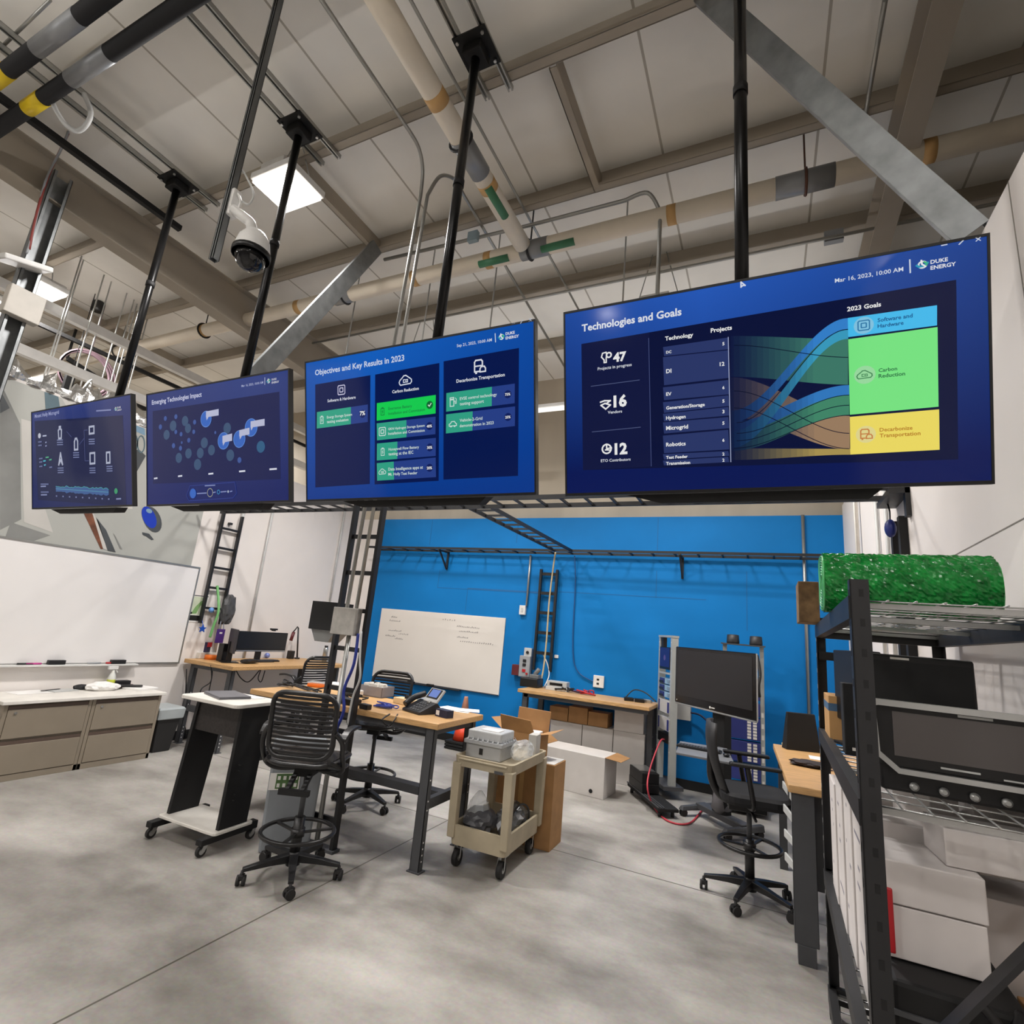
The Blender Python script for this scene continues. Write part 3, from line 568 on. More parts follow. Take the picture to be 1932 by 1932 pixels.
def ribbon(xl, l0, l1, xr, r0, r1, cl, cr, lay, n=40):
    cv = lambda t: 3*t*t-2*t**3
    for i in range(n):
        t, u = i/n, (i+1)/n; x, X2 = xl+(xr-xl)*t, xl+(xr-xl)*u; f, g = cv(t), cv(u)
        k = min(1, (i+.5)/(n*.72)); 
        quad(S, [(x, l0+(r0-l0)*f), (X2, l0+(r0-l0)*g), (X2, l1+(r1-l1)*g), (x, l1+(r1-l1)*f)], hx(cl, cr, k), lay, .85)
ribbon(1379, 634, 711, 1600, 640, 726, '13204c', '4a8f7c', 3)
ribbon(1379, 712, 787, 1603, 785, 848, '1a2148', 'b69474', 4)
ribbon(1381, 846, 868, 1604, 847, 858, '151f46', 'c8ad62', 4)
ribbon(1380, 812, 851, 1602, 746, 783, '12204a', '4f9f7d', 5)
ribbon(1380, 796, 817, 1602, 727, 746, '13234f', '3d8fe0', 6)
ribbon(1380, 775, 798, 1600, 601, 622, '14244f', '3f97ee', 7)
ribbon(1380, 815, 846, 1600, 623, 640, '12244f', '45b6e0', 7)
def thread(xl, a, xr, b_, lay):
    cv = lambda t: 3*t*t-2*t**3; pts = [(xl+(xr-xl)*i/20, a+(b_-a)*cv(i/20)) for i in range(21)]
    for p, q in zip(pts, pts[1:]): line(S, p, q, .003, '0c1430', lay)
for xl, a, xr, b_ in ((1385, 652, 1600, 675), (1385, 738, 1602, 818), (1385, 770, 1602, 847), (1390, 798, 1600, 622), (1390, 818, 1602, 746), (1390, 832, 1602, 765), (1385, 846, 1602, 784)): thread(xl, a, xr, b_, 9)
for pts, c in (([(1599, 601), (1767, 577), (1767, 615), (1600, 637)], '46bdf0'), ([(1600, 641), (1768, 618), (1770, 768), (1603, 783)], '79e884'), ([(1603, 787), (1771, 773), (1772, 849), (1604, 858)], 'f0dd63')): quad(S, pts, c, 10, 1.2)
txt(S, '2023 Goals', (1598, 588), (1662, 577), 'ffffff', 5, .02)
for s, p, q, c in (('Software and', (1655, 609), (1721, 599), '14609c'), ('Hardware', (1655, 620), (1704, 612), '14609c'), ('Carbon', (1657, 703), (1692, 698), '2b7a4a'), ('Reduction', (1657, 714), (1707, 708), '2b7a4a'), ('Decarbonize', (1659, 815), (1721, 812), 'c98a2c'), ('Transportation', (1659, 826), (1736, 822), 'c98a2c')): txt(S, s, p, q, c, 12, .015)
disc(S, 1629, 615, 16, '8fd6f6', 11); disc(S, 1631, 708, 17, 'a9f0b0', 11); disc(S, 1633, 820, 16, 'f6ea9c', 11)
chip(S, 1629, 615, 9, '2b7fb5', 1, 12); cloud(S, 1631, 708, 11, '4b9460', 1, 12); bus(S, 1633, 820, 10, 'd98a4a', 1, 12)
fin(S)
# ---------------- screen 3
S = mk_tv(3, 'hanging screen third from left headed Objectives and Key Results in 2023', '')
bggrad(S, '0a3d96', '1868cf', 0, 1.05, .35, .9)
for pts in ([(594, 723), (698, 707), (699, 912), (596, 917)], [(707, 706), (828, 686), (829, 908), (708, 913)], [(836, 683), (978, 660), (979, 901), (838, 906)]): quad(S, pts, '0a1f5e', 1, .8)
txt(S, 'Objectives and Key Results in 2023', (594, 706), (762, 677), 'dde7fb', 5, .015)
txt(S, 'Sep 21, 2023, 10:00 AM', (861, 657), (927, 645), 'dfe7f8', 5, .01); line(S, (933, 632), (934, 649), .005, 'dbe6f5', 5)
logo(S, 945, 639, 6.5, ((953, 636), (970, 632)), ((953, 644), (978, 639)))
polyl(S, [(-1, 0), (1, 0)], (967, 614), 3, .6, 'dfe6f5'); polyl(S, [(-.8, -.8), (.8, .8)], (983, 611), 3, .6, 'dfe6f5'); polyl(S, [(-.8, -.8), (.8, .8)], (999, 608), 3, .5, 'dfe6f5'); polyl(S, [(-.8, .8), (.8, -.8)], (999, 608), 3, .5, 'dfe6f5')
chip(S, 644, 734, 8.5, 'd9d6f2'); cloud(S, 765, 718, 13, 'e6ecfa'); bus(S, 904, 694, 13, 'eef1fa')
txt(S, 'Software & Hardware', (618, 757), (671, 747), 'e9edf8', 5, .015); txt(S, 'Carbon Reduction', (740, 742), (790, 734), 'eef2fa', 5, .015); txt(S, 'Decarbonize Transportation', (861, 724), (952, 709), 'eef2fa', 5, .015)
BR = [([(598, 775), (694, 762), (694, 795), (598, 806)], .68, 'Energy Storage System', 'testing evaluation', '7'), ([(711, 760), (822, 746), (822, 781), (711, 793)], 1, 'Enersense Battery', 'Installation and Commission', ''), ([(711, 798), (822, 787), (822, 820), (712, 830)], .52, 'GKN Hydrogen Storage System', 'Installation and Commission', '40'), ([(712, 836), (823, 827), (823, 861), (712, 868)], .36, 'Honeywell Flow Battery', 'testing at the IEC', '30'),
      ([(712, 873), (823, 864), (824, 901), (713, 906)], .3, 'Data Intelligence apps at', 'Mt. Holly Test Feeder', '20'), ([(842, 743), (971, 727), (971, 764), (842, 778)], .68, 'EVSE control technology', 'testing support', '75'), ([(842, 783), (972, 770), (972, 807), (842, 819)], .4, 'Vehicle-2-Grid', 'demonstration in 2023', '25')]
for i, (pts, pr, l1, l2, pc) in enumerate(BR):
    full = pr == 1; quad(S, pts, '2f4a9b', 2, .9); bar(S, pts, 0, pr, '19d354' if full else '33a588', 3, 1.15)
    (x0, y0), (x1, y1), (x2, y2), (x3, y3) = pts; w = x1-x0; sl = (y1-y0)/w; tc = '1f8a48' if full else 'e3f2ee'
    def at(fx, fy): return (x0+w*fx, (y0+(y3-y0)*fy)+(sl*(1-fy)+((y2-y3)/w)*fy)*w*fx)
    k1 = min(.62, .0235*len(l1)); k2 = min(.62, .0235*len(l2))
    txt(S, l1, at(.2, .48), at(.2+k1, .48), tc, 5, .01); txt(S, l2, at(.2, .76), at(.2+k2, .76), tc, 5, .01)
    disc(S, *at(.9, .5), 7.5, '16276a' if not full else '14783c', 4, .9)
    if pc: txt(S, pc+'%', (at(.9, .5)[0]-5, at(.9, .5)[1]+3), (at(.9, .5)[0]+5, at(.9, .5)[1]+1.5), 'ffffff', 6, .02)
    else: polyl(S, [(-.6, 0), (-.1, -.5), (.7, .5)], at(.9, .5), 5, .35, 'e8fff0', 6)
    [batt, batt, chip, batt, cloud, pump, car][i](S, *at(.1, .52), 9 if i in (5, 6) else 7.5, '1c7a44' if full else 'dff3ee')
fin(S)
# ---------------- screen 2
S = mk_tv(2, 'hanging screen second from left headed Emerging Technologies Impact with bubbles', '')
bggrad(S, '10236a', '35498f', .1, 1.0, .75, .7)
quad(S, [(288, 775), (527, 740), (530, 905), (289, 912)], '142260', 1, .8)
txt(S, 'Emerging Technologies Impact', (287, 763), (381, 747), 'cfd2ec', 5, .02); txt(S, 'Mar 16, 2023, 10:00 AM', (456, 731), (497, 724), 'b9c0e0', 5, .01); line(S, (500, 713), (500, 727), .005, 'c3cbe4', 5)
logo(S, 507, 720, 5, ((513, 719), (522, 717)), ((513, 725), (527, 722)), .8)
z = lambda x, y: (x/3.02, 640+y/3.02)
for x, y, r in ((950, 543, 28), (987, 492, 30), (1055, 465, 29), (1072, 507, 27), (1075, 650, 29), (1020, 675, 29), (1165, 590, 31), (1142, 648, 30), (1206, 632, 30), (1127, 713, 32), (1295, 508, 32), (1313, 662, 33), (1487, 615, 34)): disc(S, *z(x, y), r/3.02, '42618a' if x < 1400 else '356f9d', 2, .8)
for x, y, r in ((943, 450, 14), (1003, 440, 14), (915, 498, 15), (1110, 472, 14), (1003, 527, 13), (1033, 540, 13), (1105, 527, 13), (1077, 575, 14), (990, 605, 15), (1030, 620, 14), (1037, 588, 8), (1228, 532, 9), (1366, 690, 17)): disc(S, *z(x, y), r/3.02, '4868b5', 3, .8, 12)
for x, y, r in ((1175, 455, 47), (1432, 505, 52), (1365, 570, 50), (1275, 580, 49)): disc(S, *z(x, y), r/3.02, '3a72d6', 3, .9); disc(S, *z(x, y), r/3.02, '6fa0ee', 4, .9, 24, (r-4)/3.02)
for x, y, X2, Y2 in ((1176, 412, 1248, 445), (1430, 470, 1510, 505), (1366, 520, 1424, 555), (1270, 552, 1325, 590)): quad(S, [z(x, y), z(X2, y-14), z(X2, Y2-10), z(x, Y2)], 'cfd3f0', 6, .9); quad(S, [z(x, Y2-8), z(x+18, Y2-8), z(x+4, Y2+18)], 'cfd3f0', 6, .9)
for x, y, l in ((880, 792, 20), (1017, 780, 24), (1190, 768, 28), (1365, 755, 35), (1538, 744, 42)): line(S, z(x, y), z(x+l, y-3), .012, 'e5e8f4', 5)
a = [z(1085, 835), z(1340, 815), z(1350, 880), z(1330, 905), z(1080, 920), z(1065, 890)]
for p, q in zip(a, a[1:]+a[:1]): line(S, p, q, .004, '31479a', 4)
disc(S, *z(1102, 878), 9.3, '3a72d6', 5, .9); disc(S, *z(1200, 874), 8.5, 'b7b9a0', 5, .8, 18, 7); disc(S, *z(1248, 871), 4.5, '4aa5dd', 5, .8, 14, 3); disc(S, *z(1303, 869), 2.5, 'c9d6ea', 5, .8, 10)
for x, y, l in ((1125, 879, 55), (1216, 874, 16), (1260, 871, 34), (1313, 869, 14), (1170, 835, 60)): line(S, z(x, y), z(x+l, y-3), .008, '8c98c9', 5)
fin(S)
# ---------------- screen 1
S = mk_tv(1, 'leftmost hanging screen with a dim diagram of white icons and a wavy chart', '')
bggrad(S, '1c2862', '36468c', .5, 1.6, .4, .5)
quad(S, [(67, 801), (234, 776), (236, 948), (70, 950)], '1d2657', 1, .8)
txt(S, 'Mount Holly Microgrid', (68, 795), (114, 786), '9fa6d0', 5, .02)
line(S, z(557, 398), z(642, 385), .012, '8b93c0', 5); logo(S, *z(668, 378), 4, (z(676, 375), z(698, 371)), (z(676, 389), z(703, 385)), .7)
c1 = 'c9cfe6'
for x, y, P in ((347, 540, [(-.4, -1), (.4, -1), (.5, .4), (.2, .6), (.2, 1), (-.2, 1), (-.2, .6), (-.5, .4)]), (437, 600, [(-.5, -.9), (.5, -.9), (.5, .5), (.2, 1), (-.2, 1), (-.5, .5)]), (528, 510, [(-.7, -.6), (.7, -.6), (.7, .6), (-.7, .6)]), (347, 690, [(-.6, -1), (0, 1), (.6, -1), (0, -.2)]), (528, 672, [(-.7, -.9), (.7, -.9), (.7, .9), (-.7, .9)]), (620, 660, [(-.6, -.9), (.4, -.9), (.4, .9), (-.6, .9)])):
    polyl(S, P, z(x, y), 11, .34, c1, 5, .85, True)
for x, y in ((347, 585), (437, 650), (528, 565), (347, 745), (528, 730), (625, 712)):
    for k in range(3): line(S, z(x-18, y+k*13), z(x+16, y+k*13-4), .009, '7d86b0', 5)
for p, q in (((385, 530), (412, 560)), ((455, 600), (485, 560)), ((485, 515), (485, 690)), ((485, 515), (505, 512)), ((485, 690), (508, 688))): line(S, z(*p), z(*q), .005, '59618f', 4)
disc(S, *z(230, 568), 5, 'e0e4f4', 5, .8); 
for x, y, l, c in ((248, 568, 22, c1), (222, 605, 20, '6d76a2'), (222, 625, 20, '6d76a2'), (262, 605, 8, '9aa2c6'), (262, 625, 8, '9aa2c6'), (225, 700, 20, '6d76a2'), (225, 720, 18, '6d76a2'), (225, 745, 18, '6d76a2'), (248, 712, 14, '4fc0d6'), (252, 735, 10, '4fc0d6'), (262, 690, 18, '58b98a'), (282, 702, 14, '58b98a'), (282, 745, 16, '6d76a2'), (230, 845, 45, '6d76a2'), (230, 858, 30, '8d96bf'), (230, 890, 45, '6d76a2'), (230, 906, 35, '8d96bf'), (657, 893, 28, '8d96bf')): line(S, z(x, y), z(x+l, y-4), .012, c, 5)
rn = random.Random(5); hs = [rn.uniform(-5, 6) for _ in range(31)]
for i in range(30):
    x = 315+10*i; t0, t1 = hs[i], hs[i+1]
    quad(S, [z(x, 848+t0-i*.35), z(x+10, 848+t1-(i+1)*.35), z(x+10, 882-t1*.8-(i+1)*.2), z(x, 882-t0*.8-i*.2)], '4a6fae', 3, .8); line(S, z(x, 864-i*.2), z(x+10, 864-(i+1)*.2), .006, '63a9c9', 4, .8); line(S, z(x, 848+t0-i*.35), z(x+10, 848+t1-(i+1)*.35), .005, '58c0c0', 4, .8)
for i in range(9): line(S, z(315+37*i, 905-i), z(323+37*i, 905-i), .012, '7d86b0', 5)
disc(S, *z(657, 848), 5.5, '49b57d', 5, .8, 16)
fin(S)

# ------------------------------------------------------------------ pole mounts
def mount(S, i):
    x = TVX[i]; y = 2.40; t = thing('ceiling_mount', 'black pole mount hanging from strut rails and holding %s' % which[i], 'tv mount', (x, y, 0), 0, 'black screen pole mounts')
    B().box(-.13, .13, -.13, .13, 5.712, 5.726).done('ceiling_plate', K['soft'], t)
    bb = B(); bb.box(-.075, .075, -.075, .075, 5.63, 5.71); bb.done('plate_collar', K['soft'], t, bevel=.01)
    for sx in (-.1, .1):
        for sy in (-.1, .1): B().cyl((sx, sy, 5.69), (sx, sy, 5.711), .012, n=6).done('bolt', K['steel'], t)
    zb = S.T.z-.17; yy = S.T.y+.05
    B().cyl((0, 0, zb), (0, 0, 5.65), .032, n=18).done('pole', mat('black_pole', '121213', .3, .4, noise=0), t)
    B().cyl((0, 0, 4.55), (0, 0, 4.6), .037, n=18).done('pole_coupler', K['soft'], t)
    p = S.T-S.up*.3-S.n*.115; R = Mx((S.rt, S.up, S.n)).transposed(); B().cbox((x, p.y+.01, p.z), (.4, .2, .02), R).done('screen_bracket', K['soft'], t, True)
    B().beam((0, 0, zb+.02), (0, p.y+.0-y, p.z), .06, .05, 0, (1, 0, 0)).done('tilt_arm', K['soft'], t)
for S, i in zip(SCR, (3, 2, 1, 0)): mount(S, i)
# ================================================================== left wall
def bx(name, label, cat, x0, x1, y0, y1, z0, z1, m, group=None, bevel=.004, rz=0):
    c = ((x0+x1)/2, (y0+y1)/2, z0); b = B(); b.cbox((0, 0, (z1-z0)/2), (x1-x0, y1-y0, z1-z0))
    o = b.done(name, m, bevel=bevel); o.location = c; o.rotation_euler = (0, 0, rz); MW[o.name] = Mx.Translation(V(c))@Mx.Rotation(rz, 4, 'Z')
    return tag(o, label, cat, group)
# mural
b = B(); ym0, ym1, zm0, zm1 = 1.3, 4.41, 2.165, 3.69; xm = XL+.012
mm = [mat('mural_pale', 'b4b5af', .45, noise=.03, scale=1.2), mat('mural_grey', '8f908d', .45, noise=.2, scale=1.5), mat('mural_dark', '4d5154', .45), mat('mural_white', 'cdcac4', .45, noise=.04, scale=2), mat('mural_brown', '7a4a33', .45, noise=.3, scale=12), mat('mural_blue', '2340b8', .25), mat('mural_slate', '59707a', .45), mat('mural_bluepale', '7fa0b8', .45)]
b.box(XL+.0005, xm, ym0, ym1, zm0, zm1, 0)
def mp(pts, m, k): b.face([(xm+.0007*k, PX(x, y, xm).y, min(PX(x, y, xm).z, zm1-.002)) for x, y in pts], m)
mp([(0, 720), (38, 800), (40, 980), (0, 1000)], 1, 1); mp([(20, 985), (95, 1010), (60, 1022), (10, 1013)], 1, 2); mp([(0, 735), (18, 770), (0, 780)], 2, 3)
mp([(40, 790), (75, 800), (75, 930), (100, 1005), (45, 985)], 3, 2); mp([(85, 735), (112, 742), (125, 850), (90, 840)], 6, 3); mp([(120, 740), (250, 745), (250, 960), (230, 960)], 3, 1)
mp([(155, 962), (172, 965), (205, 1035), (190, 1036)], 4, 4); mp([(172, 962), (186, 985), (202, 1038), (194, 1035)], 3, 5); mp([(180, 975), (200, 1000), (218, 1042), (203, 1039)], 2, 5); mp([(213, 1005), (218, 1012), (231, 1037), (226, 1035)], 1, 4)
cp = (284, 985)
def ell(cx, cy, rx, ry, a, n=20): return [(cx+rx*math.cos(t)*math.cos(a)-ry*math.sin(t)*math.sin(a), cy+rx*math.cos(t)*math.sin(a)+ry*math.sin(t)*math.cos(a)) for t in [2*math.pi*i/n for i in range(n)]]
mp(ell(287, 980, 26, 16, 1.15), 2, 4); mp(ell(281, 976, 22, 12, 1.15), 5, 5); mp([(268, 1004), (281, 1007), (290, 1018), (286, 1019), (276, 1012), (269, 1009)], 2, 5); mp(ell(281, 964, 6, 4, .4), 7, 6)
mp([(252, 850), (262, 848), (275, 860), (258, 890), (252, 900)], 2, 3)
for cx, cy, r in ((252, 835, 14), (266, 838, 13)):
    o1 = ell(cx, cy, r*.6, r*1.3, 0, 18); o2 = ell(cx, cy, r*.42, r*1.1, 0, 18)
    for i in range(18): mp([o1[i], o1[(i+1) % 18], o2[(i+1) % 18], o2[i]], 6, 4)
mp([(252, 800), (274, 803), (274, 822), (252, 812)], 7, 2)
tag(b.done('wall_mural', mm, fixn=False), 'large blurred photo mural of grey shapes and a blue object above the long left whiteboard', 'mural')
# whiteboard, left
t = thing('whiteboard', 'wide glossy whiteboard with grey frame on the left wall under the mural', 'whiteboard', (XL, 3.3, .95))
wb = mat('whiteboard_enamel', 'efecea', .16, 0, .01, 2, coat=.4); y0, y1, z0, z1 = 2.07, 4.52, .955, 2.145
B().box(XL+.001, XL+.018, y0, y1, z0, z1).done('board_surface', wb, t, True)
b = B()
for a in ((y0-.015, y1+.015, z0-.018, z0), (y0-.015, y1+.015, z1, z1+.018), (y0-.015, y0, z0, z1), (y1, y1+.015, z0, z1)): b.box(XL+.001, XL+.026, *a)
b.done('frame', K['emt'], t, True)
B().box(XL+.02, XL+.09, 2.5, 4.0, .93, .945).done('marker_tray', K['wplas'], t, True)
for px_, lab, m in ((48, 'black', K['black']), (64, 'pink', mat('pink_marker', 'c23f8c', .4)), (178, 'grey', K['grey'])):
    c = PX(px_, 1250, XL+.055); tag(B().cyl((XL+.055, c.y-.065, .956), (XL+.055, c.y+.065, .956), .009).done('marker', m), '%s marker lying on the tray of the left whiteboard' % lab, 'marker')
for px_, lab in ((107, 'black eraser on the left whiteboard tray beside the pink marker'), (223, 'black eraser on the left whiteboard tray above the spray bottle')):
    c = PX(px_, 1247, XL+.055); bx('board_eraser', lab, 'eraser', XL+.03, XL+.08, c.y-.075, c.y+.075, .946, .99, K['black'], 'whiteboard erasers')
tag(B().cyl((XL+.055, PX(210, 1248, XL+.055).y-.05, .956), (XL+.055, PX(210, 1248, XL+.055).y+.05, .956), .01).done('marker', K['red']), 'red marker beside the right eraser on the left whiteboard tray', 'marker')
# cabinets
zc0 = .66
for (ya, yb, lab) in ((2.63, 3.335, 'taupe lateral file cabinet at the left edge of the photo'), (3.34, 4.03, 'taupe lateral file cabinet beside the black trash bin')):
    t = thing('file_cabinet', lab, 'cabinet', (-6.4, (ya+yb)/2, 0), 0, 'taupe lateral file cabinets'); xf = -6.13
    b = B(); b.box(-6.66, xf-.02, ya, yb, .0, zc0); b.box(xf-.02, xf-.001, ya, ya+.03, 0, zc0); b.box(xf-.02, xf-.001, yb-.03, yb, 0, zc0); b.box(xf-.02, xf-.001, ya, yb, 0, .055); b.done('cabinet_body', K['taupe'], t, True, bevel=.002)
    for (za, zb_) in ((.06, .33), (.365, .635)):
        d = B().box(xf-.018, xf+.004, ya+.033, yb-.033, za, zb_-.02).done('drawer', K['taupe'], t, True, bevel=.003)
        B().box(xf-.015, xf-.004, ya+.033, yb-.033, zb_-.018, zb_+.012).done('pull_recess', mat('recess_brown', '5a4a40', .6), d, True)
    B().cyl((xf+.003, ya+.09, .585), (xf+.012, ya+.09, .585), .011, n=12).done('lock', K['steel'], t, True)
bx('worktop', 'long white worktop over the taupe file cabinets', 'worktop', -6.7, -6.1, 2.6, 4.06, .662, .692, K['white'])
ZT = .6925
AT = {205: (-6.63, 3.74), 191: (-6.5, 3.6), 152: (-6.6, 3.44), 240: (-6.55, 3.88), 272: (-6.42, 3.95), 238: (-6.58, 3.85), 247: (-6.5, 3.86), 115: (-6.58, 3.26), 97: (-6.6, 3.16), 60: (-6.58, 2.98)}
def at(x, y, z=ZT): return V((*AT[x], z))
c = at(205, 1284); t = thing('spray_bottle', 'spray bottle with white trigger and yellow liquid on the white worktop', 'bottle', c)
B().lathe([(.038, 0), (.04, .02), (.04, .1), (.03, .14), (.014, .17), (.014, .19)]).done('bottle_body', mat('clear_bottle', 'dedfd8', .2), t)
B().lathe([(.0405, .015), (.0408, .03), (.0408, .085), (.0405, .09)]).done('bottle_label', mat('lime_label', 'c9cf45', .4), t)
b = B(); b.cbox((0, -.01, .215), (.03, .1, .035)); b.beam((0, .02, .2), (0, .05, .16), .012, .012); b.done('trigger_head', K['wplas'], t, bevel=.004)
c = at(191, 1297); tag(B().blob(c+V((0, 0, .035)), (.1, .14, .045), 4, .3, sub=3).done('crumpled_paper', K['paper']), 'crumpled white paper towel in front of the spray bottle', 'paper')
c = at(152, 1293); tag(B().blob(c+V((.0, 0, .022)), (.035, .07, .028), 9, .3, sub=2).done('cable_bundle', K['black']), 'small black cable bundle left of the crumpled paper', 'cable')
c = at(240, 1296)
def sheets(name, label, cx, cy, z, w, l, h, m, rz, group=None): return bx(name, label, 'papers' if m is K['paper'] else 'folder', cx-w/2, cx+w/2, cy-l/2, cy+l/2, z, z+h, m, group, .002, rz)
sheets('paper_stack', 'stack of white papers at the right end of the white worktop', at(272, 1297).x, at(272, 1297).y, ZT, .23, .26, .022, K['paper'], .25)
sheets('binder', 'dark maroon binder lying under the black box on the worktop', at(238, 1290).x, at(238, 1290).y, ZT, .16, .22, .03, mat('maroon_cover', '4a2e2b', .5), -.3)
sheets('binder', 'black leather folder in front of the paper stack on the worktop', at(247, 1299).x+.03, at(247, 1299).y, ZT+.0315, .07, .24, .012, K['black'], -.5)
bx('black_box', 'small black box on top of the maroon binder', 'box', at(238, 1285).x-.08, at(238, 1285).x, at(238, 1285).y-.08, at(238, 1285).y+.08, ZT+.0305, ZT+.075, K['black'])
sheets('tablet', 'flat grey tablet with black edge lying on the white worktop', at(115, 1297).x, at(115, 1297).y, ZT, .16, .25, .008, K['lgrey'], .2)
sheets('pen_case', 'thin black strip lying on the worktop left of the cable bundle', at(97, 1293).x, at(97, 1293).y+.01, ZT+.0085, .02, .2, .006, K['black'], .35)
sheets('paper_sheet', 'loose white paper sheet at the left end of the white worktop', at(60, 1297).x, at(60, 1297).y, ZT, .22, .3, .002, K['paper'], .1)
t = thing('trash_bin', 'black trash bin with grey liner between file cabinets and left desk', 'bin', (-6.42, 4.27, 0))
L = lambda w, d, z, o=0: [(-w/2-o, -d/2-o, z), (w/2+o, -d/2-o, z), (w/2+o, d/2+o, z), (-w/2-o, d/2+o, z)]
B().loft([L(.25, .2, 0), L(.33, .28, .46)], smooth=False).done('bin_body', K['blackrub'], t, bevel=.01)
b = B(); rn = random.Random(2); r1 = [V(p) for p in L(.345, .295, .37)]; r2 = [V(p) for p in L(.36, .31, .475)]
b.loft([L(.325, .272, .36), L(.352, .3, .37), L(.365, .315, .47), L(.33, .28, .49)], smooth=False); b.done('bin_liner', mat('grey_liner', 'a9b0b2', .4), t)
# cable ladder runway builder (rails + rungs as parts)
def ladder(label, p, q, side, w, step, cat='cable ladder', rail=(.018, .04), rung=.02, group=None, n0=.12):
    p, q, s = V(p), V(q), V(side).normalized(); t = thing('cable_ladder', label, cat, p, 0, group); d = (q-p).normalized(); up = s.cross(d)
    for sg in (-1, 1): B().beam(p+s*sg*w/2, q+s*sg*w/2, rail[0], rail[1], 0, up).done('side_rail', K['black'], t, True)
    L = (q-p).length; k = n0
    while k < L-.04:
        c = p+d*k; B().beam(c-s*w/2, c+s*w/2, rung, .02, 0, up).done('rung', K['black'], t, True); k += step
    return t
t = ladder('black cable ladder fixed upright on the white left wall above the desk', (XL+.05, 4.82, 1.45), (XL+.05, 4.82, 2.95), (0, 1, 0), .29, .27, rail=(.03, .045), rung=.03, n0=.2)
for z in (1.6, 2.8): B().box(XL+.001, XL+.05, 4.8, 4.84, z, z+.03).done('wall_bracket', K['black'], t, True)
for x, y1, zz, lab in (((457, 980), (432, 1190), .95, 'thick grey wall channel right of the upright cable ladder'), ((515, 965), (475, 1190), 1.0, 'thin grey conduit on the left wall above the wide monitor'), ((651, 962), (628, 1135), 1.78, 'grey conduit dropping to the black hopper box near the corner')):
    a = PX(*x, XL+.03); tag(B().cyl((XL+.03, a.y, zz), (XL+.03, a.y, 3.7), .022 if 'thick' in lab else .015).done('wall_conduit', K['lgrey']), lab, 'conduit', 'conduits on the left wall')
q = [PX(x, y, XL) for x, y in ((363, 1122), (393, 1127), (384, 1176), (356, 1173))]; y0, y1, z0, z1 = q[0].y, q[1].y, q[3].z, q[0].z
t = thing('wall_poster', 'small poster with a green map and black caption bar right of the left whiteboard', 'poster', (XL, (y0+y1)/2, z0)); b = B(); b.box(XL+.001, XL+.006, y0, y1, z0, z1, 0)
xs = XL+.0065; w, h = y1-y0, z1-z0
b.box(xs-.0008, xs-.0003, y0+.05*w, y1-.05*w, z0+.27*h, z1-.05*h, 3); b.box(xs-.0005, xs, y0+.06*w, y1-.06*w, z0+.05*h, z0+.25*h, 1); b.box(xs-.0005, xs, y0, y1, z1-.03*h, z1, 1)
for P in ([(.15, .3), (.3, .55), (.6, .8), (.9, .85), (.9, .7), (.6, .62), (.45, .32)], [(.6, .88), (.95, .95), (.95, .8)]): b.face([(xs+.0003, y0+w*u, z0+h*v) for u, v in P], 2)
for u, v in ((.15, .33), (.82, .33), (.82, .42)): b.face([(xs+.0006, y0+w*u+.014*math.cos(a), z0+h*v+.014*math.sin(a)) for a in [k*.7 for k in range(9)]], 1)
b.done('poster_sheet', [K['paper'], K['soft'], K['green'], mat('pale_map', 'cdd6bd', .7)], t, True, fixn=False)
# things hanging on and around the ladder
c = PX(428, 1150, -6.55); tag(B().blob(c+V((0, .02, 0)), (.05, .085, .18), 12, .3, flat=False).done('hanging_bag', mat('grey_bag', '4a4a4c', .5)), 'crumpled dark grey bag hanging from the upright cable ladder', 'bag')
c = PX(415, 1200, -6.5); t = thing('lanyard_badge', 'purple badge on a lanyard hanging below the grey bag', 'badge', c); B().cbox((0, 0, 0), (.012, .12, .18)).done('badge_card', K['purple'], t, bevel=.004); B().tube([(0, -.03, .09), V((XL+.06, 4.96, 1.74))-c, (0, .03, .09)], .006, 5).done('lanyard', mat('silver_lanyard', 'a9b3c4', .4), t); B().box(.0062, .0068, -.02, .02, .03, .05).done('badge_emblem', K['white'], t)
c = PX(412, 1165, -6.52); tag(B().tube(smooth_pts([V((XL+.06, 4.8, 1.95)), c+V((0, -.02, .1)), c+V((.01, -.05, -.1)), c+V((0, -.06, -.26))]), .018, 6).done('lanyard', mat('green_lanyard', '6fae6a', .5)), 'green and silver lanyard hanging beside the purple badge', 'lanyard')
c = PX(381, 1186, -6.6); tag(B().prism([c+V((0, (.055 if i % 2 == 0 else .024)*math.sin(i*math.pi/5), (.055 if i % 2 == 0 else .024)*math.cos(i*math.pi/5))) for i in range(10)], (.02, 0, 0)).cyl(c+V((.01, 0, .04)), (XL+.05, 4.69, 1.5), .004, n=5).done('star_ornament', K['blue'], bevel=.002), 'small blue star hanging at the foot of the upright cable ladder', 'ornament')
c = PX(399, 1151, -6.62); tag(B().ball(c, .035).done('ball_ornament', mat('sky_ball', '6c9fe0', .3)), 'small light blue ball beside the upright cable ladder', 'ornament')
